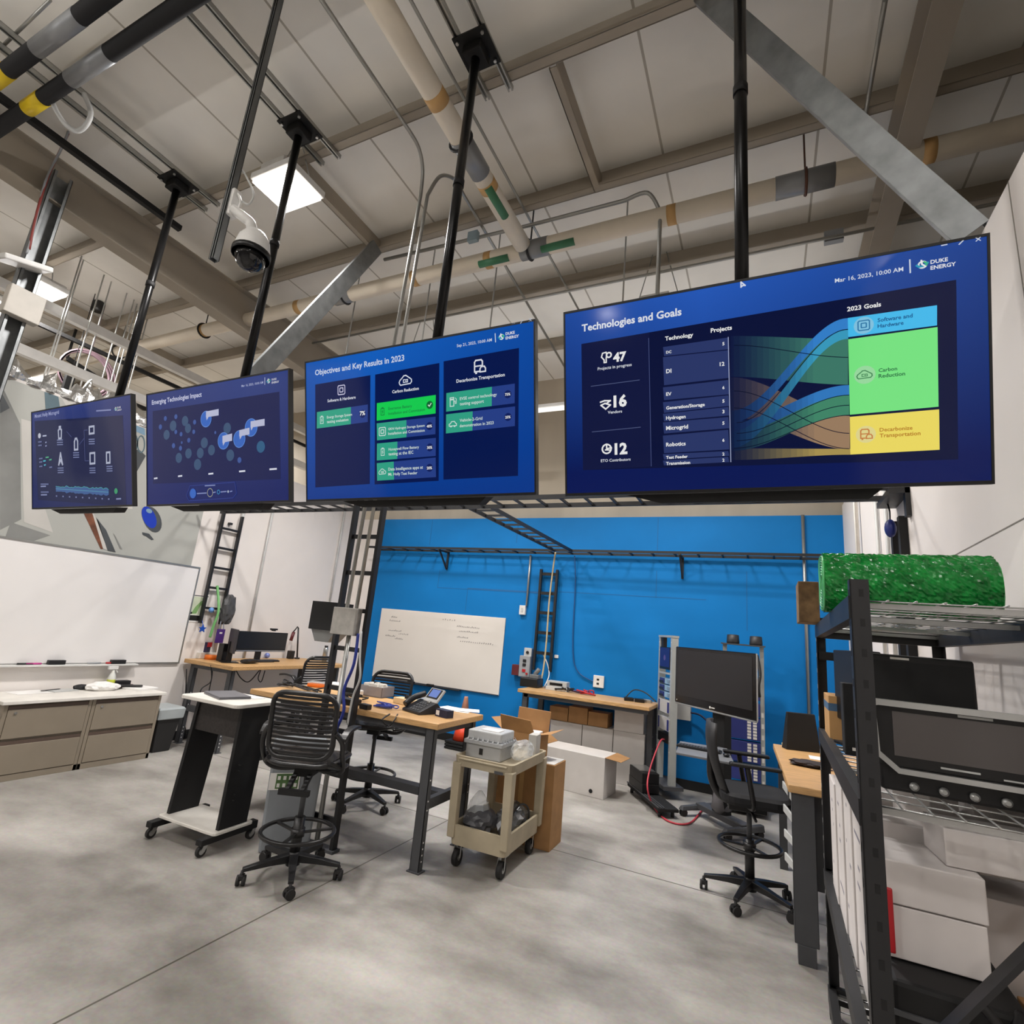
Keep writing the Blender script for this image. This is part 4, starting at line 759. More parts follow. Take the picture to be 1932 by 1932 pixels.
# ------------------------------------------------------------------ steel workbench builder (world axes)
def bench(name, label, x0, x1, y0, y1, zt, thick, legs, parts=(), lw=.075, lm=None, shelf=None):
    lm = lm or K['dark']; t = thing(name, label, 'workbench', ((x0+x1)/2, (y0+y1)/2, 0))
    B().box(x0, x1, y0, y1, zt-thick, zt).done('bench_top', K['wood'], t, True, bevel=.006)
    for (lx, ly) in legs:
        b = B(); w = lw; g = .004; s1 = 1 if lx < (x0+x1)/2 else -1
        b.box(lx-w/2, lx+w/2, ly-.025, ly-.021, .005, zt-thick); b.box(lx-w/2, lx-w/2+g, ly-.025, ly+.025, .005, zt-thick); b.box(lx+w/2-g, lx+w/2, ly-.025, ly+.025, .005, zt-thick); b.box(lx-w/2-.015, lx+w/2+.015, ly-.04, ly+.04, 0, .008)
        o = b.done('leg', lm, t, True)
        hb = B()
        for z in (.07, .11, .15, .19, .4, .46, .6): hb.cyl((lx+w/2-.001, ly, z), (lx+w/2+.0012, ly, z), .006, n=8)
        hb.done('slot_holes', K['paper'], o, True)
    for nm, p, q, w, h in parts: B().beam(p, q, w, h).done(nm, lm, t, True)
    return t
bench('workbench', 'wood topped steel workbench against the left wall holding the wide monitor', -6.69, -5.77, 4.58, 6.55, 1.0, .05, [(-6.58, 4.66), (-5.88, 4.66), (-6.58, 6.45), (-5.88, 6.45)],
      [('stretcher', (-6.55, 4.66, .42), (-5.9, 4.66, .42), .04, .07), ('stretcher', (-6.4, 4.7, .3), (-6.4, 6.4, .3), .08, .05), ('top_channel', (-6.6, 4.66, .925), (-5.85, 4.66, .925), .05, .045)])
Z1 = 1.0005
def a1(x, y, z=Z1): return PZ(x, y, z)
xm = -6.25; m0, m1 = PX(450, 1190, xm), PX(543, 1193, xm); mb = PX(543, 1230, xm)
t = thing('wide_monitor', 'ultrawide black monitor facing out on the left wall workbench', 'monitor', (xm, (m0.y+m1.y)/2, Z1)); zc_ = (m0.z+mb.z)/2-Z1; mh = m0.z-mb.z; mw = m1.y-m0.y
B().cbox((0, 0, zc_), (.03, mw, mh)).done('monitor_housing', K['blackp'], t, bevel=.006); B().cbox((.0155, 0, zc_+.012), (.002, mw-.02, mh-.05)).done('screen', K['screenoff'], t)
B().cbox((.016, 0, zc_-mh/2+.012), (.004, mw-.02, .016)).done('silver_strip', K['steel'], t)
b = B(); b.box(-.12, .1, -.17, .17, 0, .012); b.box(-.06, -.03, -.04, .04, .01, zc_); b.done('stand', K['blackp'], t)
c = PX(517, 1187, xm); t = thing('webcam', 'small black webcam clipped on top of the wide monitor', 'webcam', (xm, c.y, m1.z+.008)); B().box(-.02, .02, -.055, .055, .012, .035).done('camera_body', K['blackp'], t, bevel=.006); B().box(-.025, .02, -.02, .02, 0, .013).done('clip', K['blackp'], t)
xs = -6.3; s0, s1 = PX(431, 1187, xs), PX(452, 1232, xs)
t = thing('desk_monitor', 'dark grey monitor seen edge on left of the wide monitor', 'monitor', (xs+.1, s0.y+.02, Z1), -.45); B().cbox((0, 0, .27), (.36, .03, .3)).done('monitor_housing', mat('charcoal_shell', '39363a', .5), t, bevel=.006); b = B(); b.box(-.1, .1, -.1, .1, 0, .012); b.box(-.03, .0, -.03, .03, .01, .26); b.done('stand', K['blackp'], t)
bx('speaker', 'black upright speaker box at the left end of the left workbench', 'speaker', *(lambda c: (c.x-.05, c.x+.05, c.y-.04, c.y+.04))(a1(417, 1247)), Z1, Z1+.22, K['blackp'])
bx('paper_box', 'low white box at the wall end of the left workbench', 'box', *(lambda c: (c.x-.1, c.x+.1, c.y-.12, c.y+.12))(a1(382, 1241)), Z1, Z1+.075, K['white'])
c = a1(397, 1244); tag(B().lathe([(.03, 0), (.075, 0), (.075, .055), (.03, .055)], c).done('tape_roll', K['orange']), 'orange tape roll on the left workbench', 'tape')
c = a1(382, 1241); c = V((c.x+.02, c.y+.02, 1.0765)); b = B(); b.cbox(c+V((0, 0, .065)), (.06, .11, .13), Rz(.4), 0); b.cbox(c+V((.02, .0, .1)), (.04, .09, .06), Rz(.4), 1); tag(b.done('gift_box', [mat('dark_violet', '241a3e', .4), K['red']]), 'dark violet and red box standing on the low white box', 'box')
c = a1(497, 1248); t = thing('keyboard', 'black keyboard in front of the wide monitor', 'keyboard', (c.x, c.y, Z1), 0); B().box(-.065, .065, -.22, .22, 0, .018).done('keyboard_body', K['blackp'], t, bevel=.004)
b = B(); [b.box(-.055+.022*i, -.037+.022*i, -.21+.03*j, -.185+.03*j, .018, .025) for i in range(5) for j in range(14)]; b.done('keys', K['dark'], t)
c = a1(503, 1242); tag(B().ball(c+V((0, 0, .04)), .04).done('desk_ball', mat('blue_white_ball', '7f8fd0', .3, noise=.4, scale=25)), 'small blue and white ball in front of the wide monitor', 'ball')
c = a1(470, 1252); tag(B().blob(c+V((0, 0, .03)), (.05, .13, .03), 31, .3, sub=2).done('black_glove', K['black']), 'black cable heap at the near corner of the left workbench', 'cable')
c = a1(475, 1248); bx('note_pad', 'pale yellow note pad near the black keyboard', 'papers', c.x-.05, c.x+.07, c.y-.06, c.y+.06, Z1, Z1+.008, mat('pale_yellow', 'e2dca8', .8))
c = a1(560, 1243); t = thing('desk_microphone', 'boom arm holding a dark red microphone beside the wide monitor', 'microphone', (c.x, c.y, Z1))
B().cyl((0, 0, 0), (0, 0, .02), .04).done('arm_base', K['black'], t); top_ = PX(563, 1185, c.x)-V((c.x, c.y, Z1)); B().cyl((0, 0, .02), top_, .012).done('arm_pole', K['black'], t); mc = PX(552, 1200, c.x)-V((c.x, c.y, Z1))
B().tube([top_, top_+V((.01, -.03, .02)), mc+V((0, 0, .06))], .01, 6).done('arm_joint', K['black'], t); B().cyl(mc+V((0, .01, .06)), mc+V((0, -.02, -.07)), .025).done('microphone_body', mat('dark_red_metal', '5c2026', .4), t)
c = a1(611, 1250); t = thing('steel_bottle', 'tall steel water bottle at the far end of the left workbench', 'bottle', (c.x, c.y, Z1)); B().lathe([(.036, 0), (.037, .2), (.025, .225)], n=18).done('bottle_body', K['steel'], t); B().lathe([(.026, .225), (.026, .25)], n=16).done('bottle_cap', K['black'], t)
c = a1(548, 1243); bx('small_speaker', 'small black speaker right of the wide monitor', 'speaker', c.x-.05, c.x+.03, c.y-.04, c.y+.04, Z1, Z1+.12, K['blackp'])
for i, P in enumerate(([(352, 1262), (350, 1310), (345, 1345), (352, 1385)], [(398, 1255), (398, 1285), (380, 1300), (376, 1320)], [(445, 1264), (455, 1280), (470, 1286), (490, 1264)], [(400, 1256), (400, 1275), (393, 1310), (391, 1322)], [(492, 1264), (487, 1280), (493, 1286), (500, 1265)])):
    tag(B().tube(smooth_pts([PX(x, y, -6.05-.12*i if i != 0 else -6.6) for x, y in P]), .007, 6).done('hanging_cable', K['black']), 'black cable drooping under the left workbench, %s' % ('down its wall side leg', 'near its left end', 'in a loop near its near corner', 'left end, thinner strand', 'in the small middle loop')[i], 'cable')
# ------------------------------------------------------------------ main cable tray and branches
ladder('long black cable tray running level behind all the hanging screens', (-6.6, 4.42, 2.92), (.86, 4.42, 2.92), (0, 1, 0), .3, .23, rail=(.022, .04))
ladder('black cable tray branching from the long tray back to the blue wall', (-2.62, 4.6, 2.92), (-2.62, 7.14, 2.92), (1, 0, 0), .26, .23)
t = ladder('black cable tray running along the blue wall above the whiteboard', (-6.3, 7.3, 2.93), (.7, 7.3, 2.93), (0, 1, 0), .26, .3, rail=(.016, .035))
for x in (-4.78, -1.0):
    b = B(); b.beam((x, 7.47, 2.62), (x, 7.47, 2.92), .03, .02, 0, (0, 1, 0)); b.beam((x, 7.47, 2.63), (x, 7.2, 2.9), .025, .02, 0, (1, 0, 0)); b.beam((x, 7.16, 2.905), (x, 7.49, 2.905), .03, .02); b.done('wall_bracket', K['black'], t, True)
    B().cyl((x, 7.46, 2.66), (x, 7.452, 2.66), .012, n=8).done('bolt', K['steel'], t, True)
t = ladder('short black cable ladder hanging upright on the blue wall above the control box', (-2.93, 7.44, 1.2), (-2.93, 7.44, 2.68), (1, 0, 0), .26, .29, rail=(.035, .045), rung=.045, n0=.25)
t = ladder('tall black cable ladder standing at the front edge of the central workbench', (-3.06, 3.46, .01), (-3.06, 3.46, 3.05), (1, 0, 0), .3, .31, rail=(.03, .05), rung=.035, n0=.2)
B().box(-3.24, -2.88, 3.42, 3.5, 0, .02).done('foot_plate', K['dark'], t, True)
pc = PY(655, 1176, 3.39); bx('metal_panel_box', 'square galvanized junction box mounted on the tall cable ladder', 'junction box', -3.19, -2.95, 3.36, 3.435, 1.56, 1.775, mat('dull_galvanized', 'b5b2ac', .5, .5, .1, 18), bevel=.004)
tag(B().cyl((-3.03, 3.41, .03), (-3.03, 3.41, 1.56), .018).done('drop_conduit', K['emt']), 'grey conduit running from the junction box down to the floor', 'conduit')
q = [PY(x, y, 3.62) for x, y in ((612, 1136), (668, 1143), (655, 1208), (601, 1200))]
b = B(); xa, xb = q[0].x, q[0].x+.27; z1, z0 = q[0].z, q[3].z+.06; b.box(xa, xb, 3.484, 3.7, z0, z1); b.box(xb-.01, -3.18, 3.486, 3.51, z1-.08, z1-.04); b.loft([[(xa, 3.52, z0), (xb, 3.52, z0), (xb, 3.7, z0), (xa, 3.7, z0)], [(xa+.04, 3.54, z0-.1), (xb-.08, 3.54, z0-.1), (xb-.08, 3.68, z0-.1), (xa+.04, 3.68, z0-.1)]], 1, smooth=False)
tag(b.done('hopper_box', [K['soft'], mat('grey_hopper', '8d8f8e', .5)]), 'black box with sloped grey underside fixed behind the galvanized junction box', 'box')
tag(B().tube(smooth_pts([(-2.93, 3.40, 1.58), (-2.91, 3.38, 1.35), (-2.96, 3.37, 1.15), (-2.93, 3.37, 1.0), (-2.98, 3.38, .86), (-3.02, 3.42, .8)]), .012, 6).done('network_cable', mat('blue_cable', '22348c', .4)), 'blue network cable running down the tall cable ladder', 'cable')
tag(B().tube(smooth_pts([(-2.9, 3.40, 1.6), (-2.86, 3.38, 1.4), (-2.83, 3.38, 1.25), (-2.88, 3.39, 1.1), (-2.9, 3.4, .9)]), .008, 6).done('grey_cable', K['lgrey']), 'pale grey cable hanging beside the blue network cable', 'cable')
# ------------------------------------------------------------------ central workbench
bench('workbench', 'long wood topped steel workbench in the middle of the room', -4.17, -2.17, 3.53, 4.24, 1.0, .045, [(-2.25, 3.58), (-2.25, 4.17), (-4.08, 3.58), (-4.08, 4.17)],
      [('stretcher', (-4.05, 3.87, .43), (-2.28, 3.87, .43), .09, .06), ('stretcher', (-2.25, 3.61, .43), (-2.25, 4.14, .43), .045, .07), ('stretcher', (-4.08, 3.61, .43), (-4.08, 4.14, .43), .045, .07), ('top_channel', (-4.1, 3.6, .93), (-2.22, 3.6, .93), .05, .045), ('top_channel', (-2.25, 3.58, .93), (-2.25, 4.17, .93), .05, .045), ('top_channel', (-4.1, 4.16, .93), (-2.22, 4.16, .93), .05, .045)])
c = a1(795, 1345); t = thing('desk_phone', 'black desk phone with a lit blue screen on the central workbench', 'phone', (c.x-.02, c.y+.03, Z1), -.35)
b = B(); b.prism([(-.12, -.11, 0), (-.12, .1, 0), (-.12, .1, .05), (-.12, .06, .09), (-.12, -.11, .02)], (.24, 0, 0)); b.done('phone_base', mat('charcoal_phone', '2b2c30', .4), t, bevel=.005)
Rs = Mx.Rotation(.9, 3, 'X'); o = B().cbox((.03, .09, .13), (.18, .13, .02), Rs).done('display_housing', K['lgrey'], t, bevel=.006); B().cbox(V((.03, .09, .13))+Rs@V((0, .012, .0105)), (.15, .09, .002), Rs).done('bezel', K['blackp'], o)
B().cbox(V((.03, .09, .13))+Rs@V((0, .016, .012)), (.11, .07, .002), Rs).done('phone_screen', mat('phone_glow', '7f9be8', .2, emit=.9, noise=0), o)
B().tube(smooth_pts([(-.1, -.1, .05), (-.105, -.02, .1), (-.1, .09, .13)]), .026, 8).done('handset', K['blackp'], t)
kb = B(); [kb.cbox((-.03+.032*i, -.085+.03*j, .0275+.0127*j), (.022, .02, .012), Mx.Rotation(.39, 3, 'X')) for i in range(4) for j in range(4)]; kb.done('keypad', K['dark'], t)
B().cbox((.04, .035, .085), (.03, .03, .012), Mx.Rotation(.5, 3, 'X')).done('silver_button', K['steel'], t, bevel=.004)
c = a1(835, 1353); t = thing('small_carton', 'small dark blue carton with white labels beside the desk phone', 'box', (c.x, c.y+.02, Z1), -.3); B().box(-.07, .07, -.035, .035, 0, .055).done('carton', mat('midnight_carton', '20243f', .5), t); B().box(-.071, -.0705, -.025, .02, .01, .045).done('white_label', K['paper'], t); B().box(-.06, -.02, -.0358, -.0352, .01, .045).done('white_label', K['paper'], t)
c = a1(868, 1341); 
for k, (dx, dy, rz) in enumerate(((0, 0, .2), (-.07, .03, -.1), (.05, .05, .5))): bx('paper_sheet', 'white paper sheet at the right end of the central workbench, %s of the overlapping three' % ('lowest', 'middle', 'topmost')[k], 'papers', c.x-.14+dx, c.x+.1+dx, c.y-.09+dy, c.y+.08+dy, Z1+.0024*k, Z1+.0024*k+.002, K['paper'], 'loose sheets on the central workbench', 0, rz)
c = a1(832, 1326); c.y = min(c.y, 4.16); tag(B().blob(c+V((0, 0, .03)), (.07, .045, .045), 8, .3, sub=2).done('plastic_bag', K['clear']), 'small clear plastic bag behind the desk phone', 'bag')
c = a1(765, 1331); t = thing('wooden_block', 'pale wooden block with a dark cube on top behind the desk phone', 'block', (c.x-.02, c.y+.05, Z1), -.2); B().box(-.13, .13, -.05, .05, 0, .05).done('block', mat('pale_wood', 'dcc096', .6), t, bevel=.004); B().box(-.02, .01, -.02, .01, .05, .075).done('dark_cube', K['soft'], t)
c = a1(700, 1313); t = thing('parts_tray', 'grey plastic tray full of white parts on the central workbench', 'tray', (c.x, c.y+.06, Z1), .05)
b = B(); b.box(-.14, .14, -.1, .1, 0, .006); b.box(-.14, .14, -.1, -.094, 0, .09); b.box(-.14, .14, .094, .1, 0, .09); b.box(-.14, -.134, -.1, .1, 0, .09); b.box(.134, .14, -.1, .1, 0, .09); b.done('tray_body', mat('tray_grey', '8f8a8c', .4), t); rn = random.Random(6); b = B(); [b.cbox((rn.uniform(-.11, .11), rn.uniform(-.07, .07), .085+rn.uniform(0, .02)), (.04, .025, .02), Rz(rn.uniform(0, 3))) for _ in range(26)]; b.box(-.13, .13, -.09, .09, .006, .07); b.done('white_parts', K['white'], t)
c = a1(640, 1300); bx('router', 'white wireless device with rounded corners on the central workbench behind the front chair', 'router', c.x-.16, c.x+.02, c.y-.06, c.y+.1, Z1, Z1+.05, K['wplas'], None, .02, .1)
c = a1(598, 1297); t = thing('handheld_case', 'orange and clear plastic case on the central workbench behind the front chair', 'case', (c.x, c.y+.03, Z1), .3); B().box(-.11, .11, -.05, .05, 0, .035).done('case_body', K['orange'], t, bevel=.012); B().box(-.115, .115, -.055, .055, .035, .05).done('case_lid', K['clear'], t, bevel=.01)
c = a1(640, 1325); bx('network_switch', 'long flat black network switch beside the tall cable ladder', 'switch', c.x-.16, c.x+.2, c.y-.05, c.y+.05, Z1, Z1+.045, K['blackp'], None, .004, -.05)
c = a1(688, 1338); bx('power_adapter', 'small black power brick at the front edge left of the desk phone', 'adapter', c.x-.05, c.x+.05, c.y-.02, c.y+.03, Z1, Z1+.04, K['blackp'], None, .006, -.2)
c = a1(722, 1337); rn = random.Random(77); tag(B().tube(smooth_pts([c+V((rn.uniform(-.13, .13), rn.uniform(-.03, .07), .008+rn.uniform(0, .03))) for _ in range(22)], 4), .005, 5).done('cable_heap', mat('blue_wire', '2b3f9c', .4)), 'heap of blue wires on the central workbench left of the desk phone', 'cable')
tag(B().tube(smooth_pts([a1(735, 1350)+V((0, 0, .01)), a1(728, 1352, 1.0)+V((0, -.04, -.02)), PY(733, 1370, 3.5), PY(742, 1362, 3.5), a1(750, 1350)+V((0, 0, .01))]), .006, 6).done('cable_loop', K['black']), 'black cable looping over the front edge of the central workbench', 'cable')
rn = random.Random(11)
for k, (x, y, lab) in enumerate(((545, 1297, 'tangle of black cables at the left end of the central workbench'), (575, 1304, 'tangle of black cables in front of the orange case'), (668, 1320, 'tangle of thin black wires beside the parts tray'))):
    c = a1(x, y); pts = [c+V((rn.uniform(-.16, .16), rn.uniform(-.06, .08), .012+rn.uniform(0, .04))) for _ in range(12)]; tag(B().tube(smooth_pts(pts, 5), .007, 6).done('cable_tangle', K['black']), lab, 'cable')
c = a1(660, 1312); bx('white_adapter', 'white power adapter on the central workbench behind the junction conduit', 'adapter', c.x-.1, c.x+.1, c.y, c.y+.07, Z1, Z1+.055, K['wplas'], None, .01)
# ------------------------------------------------------------------ drafting chairs
def caster(b, x, y, r=.03, a=0):
    R = Rz(a)
    for s in (-1, 1): b.cyl(V((x, y, r))+R@V((s*.008, 0, 0)), V((x, y, r))+R@V((s*.026, 0, 0)), r, n=16)
    b.cyl((x, y, r), (x, y, .085), .01, n=8); b.cbox((x, y, .052), (.03, .05, .02), R)
def star(t, ph, r=.31, m=None):
    m = m or K['black']; B().cyl((0, 0, .07), (0, 0, .15), .045, .035, n=18).done('base_hub', m, t)
    for k in range(5):
        a = math.radians(ph+72*k); d = V((math.cos(a), math.sin(a), 0)); n = V((-d.y, d.x, 0)); L = []
        for s, w, z, h in ((.03, .028, .115, .05), (.15, .023, .108, .038), (r, .017, .09, .022)):
            c = d*s; L.append([c+n*w+V((0, 0, z-h/2)), c+n*w+V((0, 0, z+h/2)), c-n*w+V((0, 0, z+h/2)), c-n*w+V((0, 0, z-h/2))])
        B().loft(L, smooth=False).done('base_leg', m, t, bevel=.004); b = B(); caster(b, d.x*r, d.y*r, .03, a+.9*k); b.done('caster', K['blackrub'], t)
def ring(t, z, R, m):
    b = B(); b.tube(arc((0, 0, z), R, 0, 2*math.pi, 32, (1, 0, 0), (0, 1, 0))[:-1], .014, 8, closed=True)
    for k in range(3): a = 2.1*k+.5; b.beam((0, 0, z-.01), (math.cos(a)*R, math.sin(a)*R, z), .022, .012)
    b.cyl((0, 0, z-.03), (0, 0, z+.02), .045, n=18); b.done('foot_ring', m, t)
cm = mat('chair_black', '1d1c1d', .35)
def slat_chair(label, loc, rz, ph):
    t = thing('drafting_chair', label, 'chair', (*loc, 0), rz, 'black drafting chairs with slatted backs'); star(t, ph-math.degrees(rz)); ring(t, .27, .235, cm)
    B().cyl((0, 0, .12), (0, 0, .36), .035, n=18).done('column_sleeve', cm, t); B().cyl((0, 0, .36), (0, 0, .64), .018, n=14).done('gas_column', K['dark'], t)
    b = B(); b.box(-.06, .06, -.09, .07, .63, .685); b.beam((-.05, -.07, .645), (-.05, -.19, .565), .025, .03); b.beam((.05, -.07, .645), (.05, -.19, .565), .025, .03); b.beam((-.1, -.19, .56), (.1, -.19, .56), .035, .035); b.done('tilt_mechanism', K['soft'], t)
    def sz(x, y): return .735+.018*(abs(x)/.22)**2-.03*max(0, y-.12)**1*2
    b = B()
    for k in range(17):
        y = -.19+.025*k; w = .215-.02*max(0, abs(k-8)-5)/3; b.loft([[(x, y-.008, sz(x, y)-.006), (x, y+.008, sz(x, y)-.006), (x, y+.008, sz(x, y)+.006), (x, y-.008, sz(x, y)+.006)] for x in [-w+2*w*i/8 for i in range(9)]], smooth=False)
    b.done('seat_slats', mat('chair_seat_grey', '2a2a2c', .25), t)
    b = B(); rr = [(x*1.0, y+.01) for x, y in rrect(.47, .45, .12, 5)]; b.tube([(x, y, sz(x, y)-.012) for x, y in rr], .017, 8, closed=True); b.done('seat_frame', cm, t)
    def bp(u, v):     # back surface: u across, v up 0..1
        return V((u, -.215-.055*v-.035*(1-(u/.23)**2)+.02*math.sin(v*3.0), .79+.385*v))
    b = B()
    for k in range(13):
        v = .05+.9*k/12; w = .195-.03*max(0, v-.85)/.15
        b.loft([[bp(x, v)+V((0, dy, dz)) for dy, dz in ((-.006, -.0085), (.006, -.0085), (.006, .0085), (-.006, .0085))] for x in [-w+2*w*i/8 for i in range(9)]], smooth=False)
    b.done('back_slats', cm, t)
    b = B(); P = [bp(x/.43*.43, (y+.2)/.4) for x, y in rrect(.43, .42, .09, 5)]; b.tube(P, .017, 8, closed=True); b.done('back_frame', cm, t)
    for s in (-1, 1):
        b = B(); b.tube(smooth_pts([(s*.06, .0, .665), (s*.2, -.02, .655), (s*.262, -.08, .70), (s*.27, -.16, .80), (s*.265, -.19, .885), (s*.225, -.235, .95)]), .017, 8); b.done('arm_support', cm, t)
        b = B(); pts = smooth_pts([(s*.268, -.2, .9), (s*.275, -.14, .945), (s*.28, -.02, .955), (s*.275, .1, .94)]); b.loft([[p+V((dx, 0, dz)) for dx, dz in ((-.028, -.01), (.028, -.01), (.024, .012), (-.024, .012))] for p in pts], smooth=False); b.done('armrest', cm, t, bevel=.004)
        B().tube(smooth_pts([(s*.2, .06, .69), (s*.262, .0, .705), (s*.25, -.12, .72), (s*.2, -.2, .76)]), .015, 8).done('side_link', cm, t)
    return t
ch = slat_chair('black slatted drafting chair in front of the grey recycling bin, nearest the viewer', (-2.86, 3.02), .42, 27)
CH = [((-3.42, 4.43), math.pi+.25, 'black drafting chair on the far side of the central workbench, seat seen under its top'), ((-5.28, 5.25), 1.45, 'black slatted drafting chair pulled up to the left wall workbench')]
for loc, rz, lab in CH: dup(ch, (*loc, 0), rz, lab)
# ------------------------------------------------------------------ laptop cart and recycling bin
t = thing('laptop_cart', 'white topped black rolling laptop stand left of the front chair', 'cart', (-3.82, 3.08, 0), .03)
P = [(x, y, 0) for x, y in rrect(.64, .44, .05, 4)]; B().prism([(x, y, .972) for x, y, _ in P], (0, 0, .028)).done('cart_top', K['white'], t, bevel=.006)
for s in (-1, 1):
    b = B(); b.hexa([(s*.27-.015, -.14, .09), (s*.27+.015, -.14, .09), (s*.27+.015, .1, .09), (s*.27-.015, .1, .09), (s*.24-.015, -.1, .97), (s*.24+.015, -.1, .97), (s*.24+.015, .16, .97), (s*.24-.015, .16, .97)])
    for z in (.32, .36, .52, .56): b.cyl((s*.27-.03, -.06, z), (s*.27+.03, -.06, z), .0045, n=6, m=0); 
    b.done('side_panel', [K['soft'], K['steel']], t)
    b = B(); b.hexa([(s*.27-.03, -.27, .075), (s*.27+.03, -.27, .075), (s*.27+.03, .2, .075), (s*.27-.03, .2, .075), (s*.27-.03, -.27, .115), (s*.27+.03, -.27, .115), (s*.27+.03, .2, .13), (s*.27-.03, .2, .13)]); b.done('base_rail', K['soft'], t, bevel=.004)
    for y in (-.24, .17):
        b = B(); b.cyl((s*.27-.012, y, .036), (s*.27+.012, y, .036), .036, n=18); b.cyl((s*.27-.0125, y, .036), (s*.27+.0125, y, .036), .02, n=14, m=1); b.beam((s*.27-.018, y, .036), (s*.27-.018, y+.02, .078), .004, .03, 1); b.beam((s*.27+.018, y, .036), (s*.27+.018, y+.02, .078), .004, .03, 1); b.done('caster', [K['blackrub'], K['steel']], t)
B().prism([(x, y-.02, .118) for x, y in rrect(.62, .34, .03, 3)], (0, 0, .02)).done('lower_shelf', K['white'], t, bevel=.004)
B().box(-.235, .235, -.09, .14, .74, .97).done('mesh_compartment', mat('dark_mesh', '2b2624', .6, noise=.3, scale=60), t)
t2 = thing('laptop', 'closed dark grey laptop on the white topped rolling stand', 'laptop', (-3.88, 3.08, 1.0008), -.3); B().box(-.17, .17, -.12, .12, 0, .012).done('laptop_base', mat('laptop_grey', '5b5b60', .35), t2, bevel=.004); B().box(-.168, .168, -.118, .118, .0125, .02).done('laptop_lid', mat('laptop_lid', '6a6a70', .35), t2, bevel=.003)
bx('paper_sheet', 'white paper sheet lying behind the laptop on the rolling stand', 'papers', -3.85, -3.66, 3.17, 3.27, 1.0008, 1.003, K['paper'], None, 0, -.1)
d = V((.66, .75, 0)).normalized(); n = V((-d.y, d.x, 0)); c0 = V((-3.3, 3.1, 0)); a = math.atan2(d.y, d.x)
t = thing('recycling_bin', 'tall grey recycling bin with a green sticker behind the front chair', 'bin', c0+d*.19+n*.072, a); w, dp = .19, .07
L = lambda z, s: [(-w*s, -dp*s, z), (w*s, -dp*s, z), (w*s, dp*s, z), (-w*s, dp*s, z)]
gm = mat('bin_grey', '8b9095', .5); B().loft([L(0, .9), L(.66, .98)], smooth=False).done('bin_body', gm, t, bevel=.015); B().loft([L(.66, 1.03), L(.74, 1.03), L(.77, .96)], smooth=False).done('bin_lid', gm, t, bevel=.012)
st = B(); st.box(-.18, .03, -.0725, -.0695, .42, .535, 0); st.box(-.135, .02, -.0735, -.0725, .428, .53, 1)
for i in range(4):
    for j in range(2): st.cbox((-.116+.039*i, -.074, .452+.05*j), (.02, .001, .026), None, 0)
st.done('recycling_sticker', [K['paper'], mat('sticker_green', '4f6f3f', .6)], t)
# ================================================================== utility cart and boxes beside it
bg = K['beige']; t = thing('utility_cart', 'two shelf beige plastic utility cart at the right end of the central workbench', 'cart', (-1.9, 4.12, 0), .02)
def tray(z0, z1, w, l, dz, name):
    b = B(); P = rrect(w, l, .04, 4); Q = rrect(w-.04, l-.04, .03, 4); n = len(P)
    b.loft([[(x*.97, y*.97, z0) for x, y in P], [(x, y, z1) for x, y in P], [(x, y, z1) for x, y in Q], [(x*.98, y*.98, z1-dz) for x, y in Q]], smooth=False); return b.done(name, bg, t)
tray(.69, .765, .49, .72, .03, 'top_tray'); tray(.155, .29, .46, .68, .1, 'bottom_tray')
for sx in (-1, 1):
    for sy in (-1, 1):
        B().hexa([(sx*.215-.03, sy*.32-.03, .2), (sx*.215+.03, sy*.32-.03, .2), (sx*.215+.03, sy*.32+.03, .2), (sx*.215-.03, sy*.32+.03, .2), (sx*.215-.035, sy*.325-.035, .715), (sx*.215+.035, sy*.325-.035, .715), (sx*.215+.035, sy*.325+.035, .715), (sx*.215-.035, sy*.325+.035, .715)]).done('corner_post', bg, t, bevel=.008)
        b = B(); x, y = sx*.18, sy*.27; b.cyl((x-.018, y, .055), (x+.018, y, .055), .055, n=22); b.cyl((x-.02, y, .055), (x+.02, y, .055), .02, n=12, m=1); b.beam((x-.026, y, .055), (x-.02, y+.02, .155), .004, .035, 1); b.beam((x+.026, y, .055), (x+.02, y+.02, .155), .004, .035, 1); b.box(x-.04, x+.04, y-.02, y+.05, .148, .157, 1); b.done('caster', [K['blackrub'], K['steel']], t)
B().box(-.2, .2, -.37, -.345, .74, .752).done('handle_lip', bg, t, bevel=.004); B().box(.1, .17, -.3605, -.36, .69, .71).done('maker_plate', K['dark'], t)
t = thing('enclosure_box', 'grey ribbed electrical enclosure sitting on the beige cart', 'box', (-1.97, 4.02, .737), .02); gp = mat('enclosure_grey', 'a9abad', .45)
B().box(-.15, .15, -.13, .13, 0, .1).done('enclosure_body', gp, t, bevel=.008); B().box(-.165, .165, -.145, .145, .1, .13).done('flange', gp, t, bevel=.005); B().box(-.145, .145, -.125, .125, .13, .2).done('enclosure_lid', mat('enclosure_lid', 'bfc1c2', .4), t, bevel=.01)
b = B(); [b.prism([(-.13+.043*i-.008, -.1455, .132), (-.13+.043*i+.008, -.1455, .132), (-.13+.043*i, -.13, .155)], (0, -.004, 0)) for i in range(7)]; [b.prism([(.1655, -.11+.044*i-.008, .132), (.1655, -.11+.044*i+.008, .132), (.15, -.11+.044*i, .155)], (.004, 0, 0)) for i in range(6)]; b.done('lid_clips', gp, t)
B().box(-.03, .0, -.133, -.1305, .03, .075).done('latch', K['black'], t); B().box(-.05, .1, -.09, .02, .2, .206).done('lid_label', K['paper'], t)
tag(B().blob((-1.735, 4.12, .805), (.065, .13, .07), 21, .25, sub=3).done('plastic_bag', K['clear']), 'clear plastic bag of parts beside the enclosure on the cart', 'bag')
